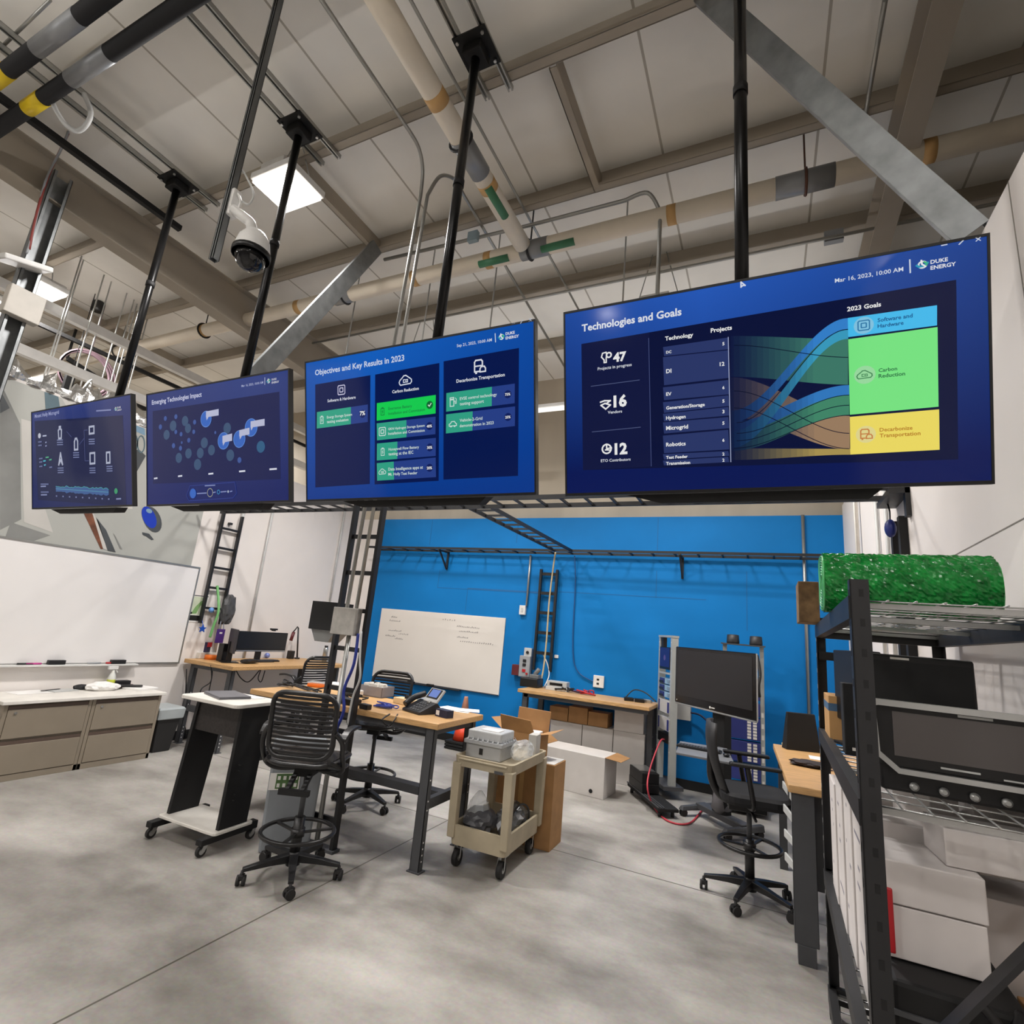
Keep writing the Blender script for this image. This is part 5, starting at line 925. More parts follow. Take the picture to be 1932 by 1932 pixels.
tag(B().blob((-2.0, 4.02, .275), (.11, .13, .085), 22, .25, sub=3).done('parts_bag', mat('smoke_bag', '54555a', .3)), 'dark bag of parts wrapped in plastic on the lower cart shelf, left one', 'bag')
tag(B().loft([[V((-2.02, 4.02, .35))+V((r*math.cos(a), r*math.sin(a), z)) for a in [k*.7 for k in range(9)]] for r, z in ((.1, -.04), (.075, .05), (.04, .1), (.015, .13))], smooth=False).done('bag_top', K['clear']), 'clear twisted plastic peak over the dark parts bag on the lower cart shelf', 'bag')
tag(B().blob((-1.82, 4.22, .275), (.09, .17, .1), 25, .3, sub=3).done('silver_bag', mat('silver_film', '8d8f92', .2, .6, .3, 20)), 'crinkled silver bag on the lower cart shelf, right one', 'bag')
tag(B().tube(arc((-1.74, 4.2, .3), .1, 0, 2*math.pi, 20, (.3, 1, 0), (0, 0, 1))[:-1], .008, 6, closed=True).done('cable_coil', K['black']), 'black cable loop standing against the silver bag on the cart', 'cable')
t = thing('tall_carton', 'tall brown cardboard carton standing behind the beige cart', 'box', (-1.87, 4.67, 0)); B().box(-.27, .27, -.15, .13, 0, .65).done('carton', K['card'], t, bevel=.003); B().box(-.26, .26, -.14, .12, .651, .655).done('white_insert', K['white'], t); B().box(-.04, .0, -.1515, -.1505, .1, .63).done('packing_tape', K['tape'], t)
t = thing('open_carton', 'open brown cardboard carton with raised flaps on top of the tall carton', 'box', (-1.96, 4.68, .656), -.12)
b = B(); w, d, h = .17, .13, .2
for a in ((-w, w, -d, -d+.006), (-w, w, d-.006, d), (-w, -w+.006, -d, d), (w-.006, w, -d, d)): b.box(*a, 0, h)
b.box(-w, w, -d, d, 0, .006); b.done('carton_body', K['card'], t)
for p in ([(-w, -d, h), (w, -d, h), (w-.02, -d-.06, h+.12), (-w+.01, -d-.06, h+.13)], [(-w, d, h), (w, d, h), (w, d+.02, h+.17), (-w, d+.02, h+.17)], [(-w, -d, h), (-w, d, h), (-w-.12, d-.02, h+.07), (-w-.12, -d, h+.08)], [(w, -d, h), (w, d, h), (w+.16, d-.02, h+.05), (w+.15, -d+.03, h+.03)]): B().prism(p, (0, .004, .002)).done('flap', K['card'], t)
B().cbox((.04, 0, h-.01), (.2, .2, .02), Rz(.2)).done('white_filler', K['paper'], t)
bx('glove_box', 'small grey and white packet beside the open carton on the cart edge', 'box', -1.77, -1.70, 4.3, 4.42, .737, .9, mat('packet_grey', 'b9b6b0', .6), None, .004, .1)
# ------------------------------------------------------------------ blue wall
t = thing('whiteboard', 'frameless whiteboard with faint handwriting mounted on the blue wall', 'whiteboard', (-4.8, YW, .78)); q = [PY(x, y, YW) for x, y in ((722, 1147), (955, 1167), (943, 1315), (708, 1275))]
x0, x1, z0, z1 = q[0].x, q[1].x, (q[2].z+q[3].z)/2, (q[0].z+q[1].z)/2
B().box(x0, x1, YW-.022, YW-.002, z0, z1).done('board_surface', mat('matte_whiteboard', 'e3ddd5', .35, 0, .03, 1.2), t, True, bevel=.003); B().box(x0, x1, YW-.024, YW-.0225, z0, z0+.012).done('bottom_edge', K['dark'], t, True)
B().box(x0+.45, x0+1.75, YW-.09, YW-.023, z0-.015, z0-.003).done('marker_tray', K['blackp'], t, True)
rn = random.Random(8); b = B()
for (x, y, n, w) in ((738, 1165, 3, 12), (735, 1172, 4, 22), (733, 1190, 5, 26), (752, 1197, 3, 20), (727, 1200, 4, 20), (745, 1206, 3, 16), (835, 1170, 3, 25), (862, 1183, 7, 40), (866, 1192, 6, 34), (862, 1203, 4, 20), (868, 1211, 8, 58)):
    p = PY(x, y, YW-.0232)
    for k in range(n*2):
        px2 = p.x+k*w*.0085/n*.62; h = rn.uniform(.015, .034); b.face([(px2, YW-.0232, p.z), (px2+.018, YW-.0232, p.z+h*.3), (px2+.016, YW-.0232, p.z+h), (px2+.003, YW-.0232, p.z+h*.8)])
b.done('faint_handwriting', mat('faint_marker', '8f8a86', .6), t, True, fixn=False)
for px_, py_, lab in ((776, 1284, 'left'), (812, 1290, 'right')):
    c = PY(px_, py_, YW-.06); bx('board_eraser', 'black eraser on the tray of the blue wall whiteboard, %s one' % lab, 'eraser', c.x-.06, c.x+.06, YW-.085, YW-.04, z0-.0025, z0+.025, K['black'], 'erasers on the blue wall whiteboard')
def wp(x, y, y_=None): return PY(x, y, y_ or YW-.03)
a, c = wp(1001, 1048), wp(988, 1143); tag(B().cyl((a.x, YW-.025, c.z), (a.x, YW-.025, 2.9), .016).done('wall_conduit', K['emt']), 'thin conduit on the blue wall left of the short ladder', 'conduit', 'conduits on the blue wall')
c = wp(986, 1151); t = thing('wall_switch', 'small white switch box at the foot of the conduit on the blue wall', 'switch', (c.x, YW, c.z)); B().box(-.05, .05, -.05, -.001, -.07, .07).done('switch_box', K['wplas'], t, bevel=.006); B().box(-.018, .018, -.056, -.051, -.03, .03).done('rocker', K['lgrey'], t)
a = wp(1514, 962); tag(B().cyl((a.x, YW-.025, 1.0), (a.x, YW-.025, 3.5), .02).done('wall_conduit', K['emt']), 'grey conduit running down the right end of the blue wall', 'conduit', 'conduits on the blue wall')
c = wp(1521, 1338); bx('outlet_box', 'small pale outlet box at the foot of the right conduit on the blue wall', 'outlet', a.x-.06, a.x+.06, YW-.06, YW-.001, .87, 1.0, K['lgrey'])
c = wp(1129, 1286); t = thing('power_outlet', 'white power outlet plate on the blue wall above the rear bench', 'outlet', (c.x, YW, c.z)); B().box(-.075, .075, -.03, -.001, -.08, .08).done('cover_plate', K['wplas'], t, bevel=.005)
for s in (-.03, .025): B().box(-.025, .01, -.032, -.0305, s-.012, s+.014).done('socket', K['black'], t)
bx('wall_tag', 'tiny white plate on the blue wall right of the short ladder foot', 'plate', wp(1049, 1239).x-.03, wp(1049, 1239).x+.03, YW-.02, YW-.001, wp(1049, 1239).z-.02, wp(1049, 1239).z+.025, K['wplas'])
c = wp(997, 1231); t = thing('push_button', 'grey box with round black button on the blue wall', 'button', (c.x, YW, c.z)); B().box(-.06, .06, -.06, -.001, -.065, .065).done('button_box', K['lgrey'], t, bevel=.006); B().cyl((0, -.075, 0), (0, -.06, 0), .022).done('black_button', K['black'], t)
c = wp(992, 1257); t = thing('control_box', 'tall grey control box with switches on the blue wall below the push button', 'control box', (c.x, YW, c.z)); B().box(-.085, .085, -.09, -.001, -.15, .15).done('box_body', K['grey'], t, bevel=.006); 
for z, m in ((.08, 'black'), (.02, 'black'), (-.06, 'red')): B().box(-.025, .025, -.1, -.09, z-.02, z+.02).done('switch', K[m], t)
B().cyl((.05, -.105, -.1), (.05, -.09, -.1), .016).done('red_knob', K['red'], t)
c = wp(976, 1263); bx('red_button_box', 'small dark red and black box left of the grey control box', 'button', c.x-.06, c.x+.05, YW-.1, YW-.001, c.z-.08, c.z+.07, mat('dark_red_box', '5e1d22', .5))
tag(B().tube(smooth_pts([(-2.8, 7.3, 2.92), (-2.86, 7.41, 2.72), (-2.88, 7.4, 2.2), (-2.87, 7.38, 1.6), (-2.88, 7.36, 1.2), (-2.9, 7.3, 1.02)]), .012, 6).done('yellow_cable', mat('pale_yellow_cable', 'c9b489', .5)), 'pale yellow cable running down the short upright ladder on the blue wall', 'cable')
tag(B().tube(smooth_pts([(-2.55, 7.45, 2.9), (-2.52, 7.48, 2.5), (-2.5, 7.485, 1.6), (-2.4, 7.48, 1.25), (-2.1, 7.48, 1.12)]), .008, 6).done('dark_cable', mat('dull_blue_cable', '1d4f86', .5)), 'dark cable drooping down the blue wall right of the short ladder', 'cable')
tag(B().tube(smooth_pts([(-2.95, 7.46, 1.45), (-2.85, 7.44, 1.3), (-2.8, 7.4, 1.15), (-2.82, 7.3, 1.0)]), .008, 6).done('white_cable', K['wplas']), 'white cable bunch at the foot of the short upright ladder', 'cable')
# traffic cones
t = thing('traffic_cone', 'orange traffic cone with pale top by the blue wall under the whiteboard', 'cone', (-4.0, 7.2, 0))
for k in range(3): B().box(-.18, .18, -.18, .18, .004+.04*k, .036+.04*k).done('rubber_base', K['soft'], t, bevel=.006)
oc = mat('cone_orange', 'e4431d', .5); B().lathe([(.135, .12), (.1, .3)], n=24).done('cone_body', oc, t); B().lathe([(.1, .3), (.068, .47)], n=24).done('white_collar', mat('cone_white', 'cfc8c2', .4), t); B().lathe([(.068, .47), (.03, .7), (.026, .72)], n=24).done('cone_tip', mat('faded_cone', 'c58a70', .5), t)
# ------------------------------------------------------------------ rear bench and what is under and on it
ZB = .985; bench('workbench', 'wood topped bench along the blue wall over stacked cartons', -2.98, -1.25, 6.74, 7.45, ZB, .045, [(-2.88, 6.8), (-2.88, 7.38), (-1.31, 7.14), (-1.31, 7.38)], [('stretcher', (-2.88, 6.8, .4), (-2.88, 7.38, .4), .04, .06), ('top_channel', (-2.9, 6.8, .915), (-1.28, 6.8, .915), .05, .045)])
gw = K['greywhite']
for k, (xa, xb, lab) in enumerate(((-2.61, -2.17, 'grey white carton under the rear bench, left of the lower row'), (-2.16, -1.76, 'grey white carton under the rear bench, middle of the lower row'), (-1.75, -1.36, 'grey white carton under the rear bench, right of the lower row'))): bx('carton', lab, 'box', xa, xb, 7.08, 7.44, 0, .615, gw, 'cartons under the rear bench')
bx('carton', 'pale carton with a white label stacked at the right under the rear bench', 'box', -1.75, -1.38, 7.08, 7.4, .617, .89, gw)
for k, (xa, xb, zz, lab) in enumerate(((-2.64, -2.38, .79, 'left'), (-2.37, -2.11, .82, 'middle'), (-2.1, -1.84, .79, 'right'))): bx('brown_carton', 'small brown carton on the grey cartons under the rear bench, %s of the three' % lab, 'box', xa, xb, 7.1, 7.36, .617, zz, K['card'], 'small brown cartons under the rear bench')
t = thing('foam_box', 'large white carton with round black holes on the floor in front of the rear bench', 'box', (-2.0, 6.5, 0), -.1)
B().box(-.39, .39, -.2, .2, 0, .43).done('carton', mat('white_carton', 'e9e4df', .7), t, bevel=.004)
for x, z in ((-.12, .09), (.24, .06)): B().cyl((x, -.2035, z), (x, -.2005, z), .022, n=16).done('hand_hole', K['soft'], t)
B().prism([(.39, -.2, .43), (.39, .2, .43), (.55, .2, .4), (.55, -.12, .4)], (0, 0, .004)).done('brown_flap', K['card'], t); B().prism([(-.39, -.1, .43), (-.39, .2, .43), (-.52, .2, .5), (-.5, -.05, .5)], (0, 0, .004)).done('brown_flap', K['card'], t)
def ab(x, y): return V((PY(x, y, 7.1).x, 7.1, ZB+.0005))
c = ab(995, 1292); t = thing('desktop_machine', 'black desktop machine with a silver top at the left end of the rear bench', 'machine', (c.x+.02, c.y+.1, ZB+.0005)); B().box(-.13, .13, -.12, .12, 0, .12).done('machine_body', K['blackp'], t, bevel=.01); b = B(); b.box(-.02, .12, -.06, .06, .12, .17); b.cyl((.04, 0, .17), (.1, 0, .25), .03); b.done('machine_head', K['galv'], t, bevel=.005)
c = ab(1045, 1293); t = thing('power_supply', 'silver grey instrument on the rear bench below the short ladder', 'instrument', (c.x+.02, c.y+.12, ZB+.0005), .1); B().box(-.15, .15, -.1, .1, 0, .05).done('instrument_base', K['lgrey'], t, bevel=.004); B().box(-.14, .14, -.09, .09, .05, .12).done('instrument_body', mat('instrument_grey', 'b4b6b5', .4), t, bevel=.005); B().box(-.1, .08, -.0915, -.0905, .065, .1).done('dark_display', K['screenoff'], t)
rn = random.Random(4)
for x, y, m, lab in ((1062, 1302, K['black'], 'tangle of black leads in front of the silver instrument on the rear bench'), (1092, 1306, mat('violet_wire', '4a3560', .5), 'tangle of violet leads in the middle of the rear bench'), (1105, 1308, K['red'], 'red test leads on the rear bench below the power outlet')):
    c = ab(x, y); tag(B().tube(smooth_pts([c+V((rn.uniform(-.14, .14), rn.uniform(-.03, .12), .012+rn.uniform(0, .05))) for _ in range(11)], 5), .009, 6).done('test_leads', m), lab, 'cable')
for x, y, lab in ((1185, 1322, 'black power brick on the rear bench left of the rack'), (1205, 1325, 'black power brick nearest the rack on the rear bench')):
    c = ab(x, y); bx('power_brick', lab, 'adapter', c.x-.06, c.x+.06, c.y, c.y+.08, ZB+.0005, ZB+.045, K['blackp'], None, .006, .3)
c = ab(1190, 1318); tag(B().tube(smooth_pts([c+V((-.1, .12, .02)), c+V((.0, .16, .13)), c+V((.15, .14, .12)), c+V((.3, .1, .03))]), .008, 6).done('arched_cable', K['black']), 'black cable arching over the power bricks on the rear bench', 'cable')
bx('silver_adapter', 'flat silver box beside the power bricks on the rear bench', 'box', ab(1210, 1325).x-.02, ab(1210, 1325).x+.1, ab(1210, 1325).y+.1, ab(1210, 1325).y+.2, ZB+.0005, ZB+.04, K['steel'])
# ------------------------------------------------------------------ equipment racks
u = V((-.5, .866, 0)).normalized(); n = V((-.854, -.52, 0)).normalized(); o = V((-1.0, 6.9, 0)); WR = .4
t = thing('equipment_rack', 'tall silver open rack with a purple screen left of the big standing monitor', 'rack', o)
def rb(name, a0, a1, d0, d1, z0, z1, m, par=None, bev=0):
    b = B(); b.hexa([o+u*a+n*d+V((0, 0, z)) for z in (z0, z1) for a, d in ((a0, d0), (a1, d0), (a1, d1), (a0, d1))]); return b.done(name, m, par or t, True, bevel=bev)
al = mat('rack_aluminium', 'b7bab6', .4, .35, .05)
for a in (0, WR):
    s = rb('rack_post', a-.025, a+.025, -.04, .04, .14, 1.82, al)
    hb = B(); [hb.cyl(o+u*(a)+n*.0395+V((0, 0, z)), o+u*(a)+n*.0415+V((0, 0, z)), .007, n=8) for z in (.5, .62, .74, .86, 1.66, 1.76)]; hb.done('mount_holes', K['white'], s, True)
rb('top_bar', -.03, WR+.03, -.045, .045, 1.82, 1.845, al); rb('base_foot', -.06, WR+.06, -.12, .12, .1, .14, K['dark'])
rb('power_strip', WR-.1, WR-.03, -.02, .03, 1.7, 1.82, K['black'])
s = rb('rack_display', .03, WR-.03, .0, .045, 1.43, 1.70, K['blackp']); rb('purple_screen', .04, WR-.04, .0455, .047, 1.46, 1.69, mat('violet_screen', '38348f', .3, emit=.4, noise=0), s); b = B(); cc = o+u*(WR/2)+n*.0475+V((0, 0, 1.57)); b.face([cc+u*(.035*math.cos(k*.7))+V((0, 0, .035*math.sin(k*.7))) for k in range(9)]); b.done('screen_emblem', mat('emblem_glow', '8a6fc0', .3, emit=.4, noise=0), s, True)
rb('rack_shelf', .02, WR-.02, -.02, .05, 1.375, 1.395, al)
for z in (1.29, 1.21, 1.13):
    s = rb('rack_module', .02, WR-.02, -.05, .03, z-.03, z+.035, mat('pale_blue_panel', '8fb2cc', .4)); rb('module_face', .22, WR-.03, .031, .04, z-.028, z+.03, K['navy'], s); rb('black_insert', .24, WR-.03, .041, .044, z-.025, z+.0, K['black'], s); rb('module_handle', .05, .12, .031, .04, z-.01, z+.02, mat('mist_panel', '7d93a8', .4), s)
for z in (.99, .79): s = rb('blank_panel', .02, WR-.02, -.03, .04, z-.07, z+.08, mat('panel_silver', 'c2c1c0', .4)); rb('panel_edge', WR-.06, WR-.03, .041, .046, z-.06, z+.07, K['navy'], s); rb('panel_edge', .03, .08, .041, .046, z-.06, z+.06, K['navy'], s)
rb('black_unit', .02, WR-.02, -.05, .04, .58, .68, K['blackp'])
tag(B().tube(smooth_pts([o+n*.06+u*.1+V((0, 0, .62)), PY(1245, 1400, 6.6), PY(1226, 1452, 6.35), PY(1222, 1490, 6.2), fl(1236, 1532)+V((0, 0, .03)), fl(1262, 1552)+V((0, 0, .012)), fl(1300, 1556)+V((0, 0, .012)), fl(1325, 1530)+V((0, 0, .012))]), .009, 6).done('red_cable', mat('coral_cable', 'c23a48', .5)), 'coral red cable curving from the left rack down to the floor', 'cable')
p0, p1 = V((-1.5, 6.84, 0)), V((-1.0, 6.06, 0)); du = (p1-p0).normalized(); dn = V((.84, .54, 0))
t = thing('rack_dolly', 'low black wheeled platform under the left rack', 'dolly', p0)
b = B(); b.hexa([p0+V((0, 0, .06)), p1+V((0, 0, .06)), p1+dn*.22+V((0, 0, .06)), p0+dn*.22+V((0, 0, .06)), p0+V((0, 0, .095)), p1+V((0, 0, .095)), p1+dn*.22+V((0, 0, .095)), p0+dn*.22+V((0, 0, .095))]); b.done('platform', K['soft'], t, True, bevel=.008)
for k in (0, .03, .06): B().beam(p0+dn*k+V((0, 0, .1)), p1+dn*k+V((0, 0, .1)), .012, .01).done('edge_rail', K['dark'], t, True)
for a, d in ((.06, .04), (.86, .04), (.06, .18), (.86, .18)):
    c = p0+du*a+dn*d; b = B(); b.cyl(c+V((-.015, 0, .03)), c+V((.015, 0, .03)), .03, n=16); b.done('caster', K['blackrub'], t, True)
for k, (z0, z1, w, lab) in enumerate(((.107, .2, .42, 'lower'), (.33, .4, .4, 'upper'))):
    c = p0+du*.26+dn*.1; a_ = math.atan2(du.y, du.x)
    tt = thing('black_unit', 'flat black electronics unit on the rack dolly, %s of the two' % lab, 'unit', (c.x, c.y, z0 if k == 0 else .2005), a_, 'flat black units on the rack dolly'); z1 = z1-z0 if k == 0 else .11
    B().box(-w/2, w/2, -.1, .1, 0, z1).done('unit_body', K['blackp'], tt, bevel=.005); B().box(-w/2+.02, w/2-.1, -.09, .09, z1, z1+.006).done('silver_top', K['steel'], tt)
tp = [PY(1368, 1215, 7.05), PY(1437, 1222, 7.05)]; xa, xb = tp[0].x, tp[1].x
t = thing('equipment_rack', 'silver open rack with blue modules behind the chair and the standing monitor', 'rack', ((xa+xb)/2, 7.05, 0))
for x in (xa, xb):
    s = B().box(x-.022, x+.022, 7.0, 7.08, .1, 1.8).done('rack_post', al, t, True); hb = B(); [hb.box(x-.012, x+.012, 6.998, 6.9995, z, z+.05) for z in (.3, .42, .54, .66, .78, .9, 1.02)]; hb.done('mount_slots', K['white'], s, True)
B().box(xa-.04, xb+.04, 6.93, 7.12, 1.8, 1.815).done('top_plate', K['dark'], t, True); B().box(xa-.05, xb+.05, 6.85, 7.25, .05, .1).done('base_foot', K['dark'], t, True)
for z0, z1 in ((.33, .5), (.52, .74), (.76, 1.0), (1.02, 1.16), (1.2, 1.4)):
    s = B().box(xa+.023, xb-.023, 6.985, 7.1, z0, z1).done('blue_module', K['navy'], t, True, bevel=.003); b = B()
    for i in range(2):
        for j in range(max(2, int((z1-z0)/.035))): b.box(xb-.16+.06*i, xb-.12+.06*i, 6.982, 6.985, z0+.015+.033*j, z0+.04+.033*j)
    b.done('white_connectors', K['white'], s, True)
s = B().box(xa+.1, xa+.16, 6.981, 6.985, 1.12, 1.15).done('green_light', mat('green_led', '3cff8a', .4, emit=1.2, noise=0), t, True); B().box(xb-.2, xb-.16, 6.981, 6.985, 1.1, 1.15).done('green_light', _mc['green_led'], t, True)
for k, x in enumerate((xa+.09, xb-.06)):
    tag(B().lathe([(.07, 0), (.072, .015), (.066, .1), (.04, .105)], (x, 7.02, 1.8155), 24).done('horn_speaker', mat('charcoal_dome', '232325', .5)), 'round black speaker on top of the right rack, %s one' % ('left' if k == 0 else 'right'), 'speaker', 'round speakers on the right rack')
tag(B().tube(smooth_pts([(xb-.05, 6.96, 1.7), (xb-.02, 6.9, 1.5), (xb-.04, 6.88, 1.35), (xb-.03, 6.93, 1.25)]), .02, 6).done('cable_bundle', K['black']), 'black cable bundle hanging on the right post of the right rack', 'cable')
# standing monitor
def sca(p): return CAM+(V(p)-CAM)*.93
TL, TR, BR_, BL = [sca(p) for p in ((-1.008, 7.102, 1.704), (-.079, 6.179, 1.736), (-.086, 6.172, 1.073), (-1.024, 7.091, 1.041))]
cc = (TL+TR+BR_+BL)/4; dx = (TR-TL); w = V((dx.x, dx.y, 0)).length; h = ((TL-BL).length+(TR-BR_).length)/2; a = math.atan2(dx.y, dx.x)
t = thing('standing_monitor', 'big black switched off monitor on a wheeled stand in front of the racks', 'monitor', (cc.x, cc.y, 0), a)
B().cbox((0, .012, cc.z), (w, .024, h)).done('monitor_housing', mat('gloss_black', '121113', .15, noise=0), t, bevel=.01); B().cbox((0, -.001, cc.z+.025), (w-.09, .004, h-.12)).done('screen', mat('matt_screen', '211f20', .45, noise=0), t)
B().cbox((0, .01, cc.z-h/2-.008), (w-.01, .022, .016)).done('silver_trim', K['steel'], t, bevel=.004); B().cbox((w/2+.003, .008, cc.z), (.008, .016, h)).done('side_trim', K['steel'], t, bevel=.003)
b = B(); b.cyl((-.02, -.0035, cc.z-h/2+.028), (-.02, -.001, cc.z-h/2+.028), .012, n=14); b.cbox((.025, -.002, cc.z-h/2+.027), (.05, .003, .01)); b.cyl((-w/2+.04, -.003, cc.z-h/2+.03), (-w/2+.04, -.001, cc.z-h/2+.03), .006, n=8); b.done('front_mark', K['white'], t)
B().box(-.09, .09, .09, .18, .1, cc.z+.1).done('stand_column', K['soft'], t, bevel=.006); B().box(-.15, .15, .025, .09, cc.z-.12, cc.z+.12).done('mount_plate', K['black'], t)
for s in (-1, 1):
    b = B(); b.hexa([(s*.32-.035, -.12, .06), (s*.32+.035, -.12, .06), (s*.32+.035, .34, .06), (s*.32-.035, .34, .06), (s*.32-.02, -.1, .1), (s*.32+.02, -.1, .1), (s*.32+.025, .34, .12), (s*.32-.025, .34, .12)]); b.done('base_leg', K['dark'], t, bevel=.006)
    for y in (-.08, .3): b = B(); caster(b, s*.32, y, .035); b.done('caster', K['blackrub'], t)
B().box(-.33, .33, .08, .2, .07, .13).done('base_bar', K['dark'], t, bevel=.01); B().lathe([(.06, .13), (.1, .17), (.075, .3), (.05, .4)], (0, .13, 0), 20).done('grey_boot', mat('boot_grey', '6f6d70', .45), t)
q = [PZ(x, y, .78) for x, y in ((1275, 1419), (1386, 1440), (1372, 1412), (1283, 1398))]
b = B(); b.hexa([p-V((0, 0, .02)) for p in q]+[p for p in q]); b.done('keyboard_shelf', mat('shelf_grey', '77797d', .4), t, True, bevel=.004)
b = B(); m_ = (q[0]+q[1])/2; m2_ = V((cc.x+.1, cc.y+.1, .76)); b.beam(m_*.6+(q[2]+q[3])/2*.4-V((0, 0, .03)), V((m2_.x, m2_.y, .74)), .05, .03); b.done('shelf_arm', K['dark'], t, True)
kc = (q[0]*1.15+q[1]*.75+q[2]*.9+q[3]*1.2)/4; ka = math.atan2((q[1]-q[0]).y, (q[1]-q[0]).x)
t = thing('keyboard', 'black keyboard on the grey tray under the standing monitor', 'keyboard', (kc.x, kc.y, .7805), ka); B().box(-.2, .2, -.06, .06, 0, .018).done('keyboard_body', K['blackp'], t, bevel=.004); b = B(); [b.box(-.19+.027*i, -.168+.027*i, -.05+.021*j, -.034+.021*j, .018, .024) for i in range(14) for j in range(5)]; b.done('keys', K['dark'], t)
c = q[1]*.7+q[2]*.3; tag(B().ball((c.x-.05, c.y+.03, .797), .03, (1, 1.5, .6)).done('computer_mouse', K['blackp']), 'black mouse beside the keyboard under the standing monitor', 'mouse')
bx('wall_box', 'pale grey box on the blue wall between the two racks', 'box', -1.22, -.86, YW-.1, YW-.001, .82, 1.03, mat('chalk_box', 'c9c6be', .5))
tag(B().tube(smooth_pts([(-.86, YW-.08, .92), (-.72, YW-.12, .9), (-.55, YW-.25, .75), (-.45, YW-.35, .5), (-.42, YW-.4, .2)]), .012, 6).done('dark_blue_cable', mat('ink_cable', '141a3c', .5)), 'dark blue cable arching from the pale wall box to the floor', 'cable')
# ------------------------------------------------------------------ mesh chair, right
t = thing('task_chair', 'black tall task chair with long arms at the right bench', 'chair', (-.12, 4.66, 0), -math.pi/2+.15)
star(t, 255-math.degrees(-math.pi/2+.15)-72*1, .31, cm); ring(t, .36, .21, cm)
B().cyl((0, 0, .12), (0, 0, .4), .033, n=18).done('column_sleeve', cm, t); B().cyl((0, 0, .4), (0, 0, .6), .018, n=14).done('gas_column', K['dark'], t)
b = B(); b.cbox((0, -.02, .62), (.18, .26, .06)); b.beam((.06, 0, .61), (.2, .02, .57), .02, .02); b.beam((-.06, -.02, .61), (-.19, -.04, .56), .02, .02); b.done('tilt_mechanism', cm, t, bevel=.008)
P = rrect(.5, .48, .12, 5); B().loft([[(x*.93, y*.93+.03, .655) for x, y in P], [(x, y+.03, .68) for x, y in P], [(x, y+.03, .715) for x, y in P], [(x*.9, y*.9+.03, .735) for x, y in P]], smooth=False).done('seat', mat('chair_fabric', '1a1a1d', .8), t)
b = B(); L = []
for k in range(9):
    v = k/8; z = .72+.46*v; y = -.23-.05*math.sin(v*2.6)-.06*v+.02; w = .2+.04*math.sin(v*3.0)-.03*(v > .9)
    L.append([(-w, y+.035, z), (-w*.5, y, z), (w*.5, y, z), (w, y+.035, z), (w, y+.06, z), (w*.5, y+.025, z), (-w*.5, y+.025, z), (-w, y+.06, z)])
b.loft(L); b.done('backrest', mat('chair_back', '242426', .6), t)
b = B(); b.tube(smooth_pts([(0, -.1, .63), (0, -.2, .66), (0, -.265, .78), (0, -.265, .98)]), .028, 10); b.done('back_spine', cm, t)
for s in (-1, 1):
    B().tube(smooth_pts([(s*.1, -.02, .64), (s*.225, -.0, .66), (s*.25, -.02, .8), (s*.25, -.04, .92)]), .018, 8).done('arm_support', cm, t); B().box(s*.25-.032, s*.25+.032, -.16, .18, .92, .945).done('armrest', cm, t, bevel=.01)
# ------------------------------------------------------------------ right bench
ZR = .95
t = thing('workbench', 'narrow wood topped bench on the right between the task chair and the shelving', 'workbench', (.45, 4.8, 0))
B().hexa([(.118, 3.95, ZR-.045), (.8, 3.95, ZR-.045), (.8, 5.6, ZR-.045), (.055, 5.6, ZR-.045), (.118, 3.95, ZR), (.8, 3.95, ZR), (.8, 5.6, ZR), (.055, 5.6, ZR)]).done('bench_top', K['wood'], t, True, bevel=.006)
b = B(); b.box(.135, .26, 3.97, 3.976, .1, ZR-.045); b.box(.135, .14, 3.97, 4.06, .1, ZR-.045); b.box(.255, .26, 3.97, 4.06, .1, ZR-.045); b.box(.15, .245, 3.965, 4.05, 0, .1); b.done('leg', K['dark'], t, True, bevel=.002)
for x, y in ((.7, 4.02), (.12, 5.5), (.7, 5.5)): B().box(x-.03, x+.03, y-.03, y+.03, 0, ZR-.045).done('leg', K['dark'], t, True)
B().beam((.14, 4.06, .87), (.12, 5.5, .87), .04, .06).done('top_channel', K['dark'], t, True)
t = thing('drawer_unit', 'drawer unit with four slanted pale fronts hung under the right bench', 'drawers', (.3, 4.3, 0)); B().box(.17, .5, 4.08, 4.34, .36, .9).done('unit_body', K['dark'], t, True)
for z, (x, y), (x2, y2) in ((.87, (1477, 1480), (1496, 1512)), (.75, (1477, 1523), (1497, 1565)), (.62, (1478, 1570), (1498, 1617)), (.49, (1478, 1614), (1498, 1670))):
    p = PZ(x, y, z); q2 = PZ(x2, y2, z); p = V((.1, min(p.y, 4.36), z)); q2 = V((.14, 4.0, z)); B().beam(p, q2, .012, .045).done('drawer_front', K['lgrey'], t, True, bevel=.003); 
ar = lambda x, y: PZ(x, y, ZR+.0005)
c = ar(1510, 1420); t = thing('laptop', 'black tablet stand tilted upright on the right bench', 'stand', (c.x+.03, c.y+.1, ZR+.0005), .35); B().hexa([(-.14, -.0, .0), (.14, 0, .0), (.14, .1, .0), (-.14, .1, .0), (-.11, .04, .3), (.12, .04, .3), (.12, .07, .3), (-.11, .07, .3)]).done('stand_body', K['soft'], t, bevel=.006)
c = ar(1480, 1406); bx('note_pad', 'pale yellow note pad on the right bench beside the black stand', 'papers', c.x-.02, c.x+.1, c.y-.06, c.y+.05, ZR+.0005, ZR+.015, mat('lemon_pad', 'efe39a', .7))
c = ar(1530, 1447); tag(B().blob(c+V((0, 0, .02)), (.12, .06, .02), 41, .35, sub=3).done('work_glove', mat('brown_black', '2b2224', .7)), 'dark work glove lying on the near end of the right bench', 'glove')
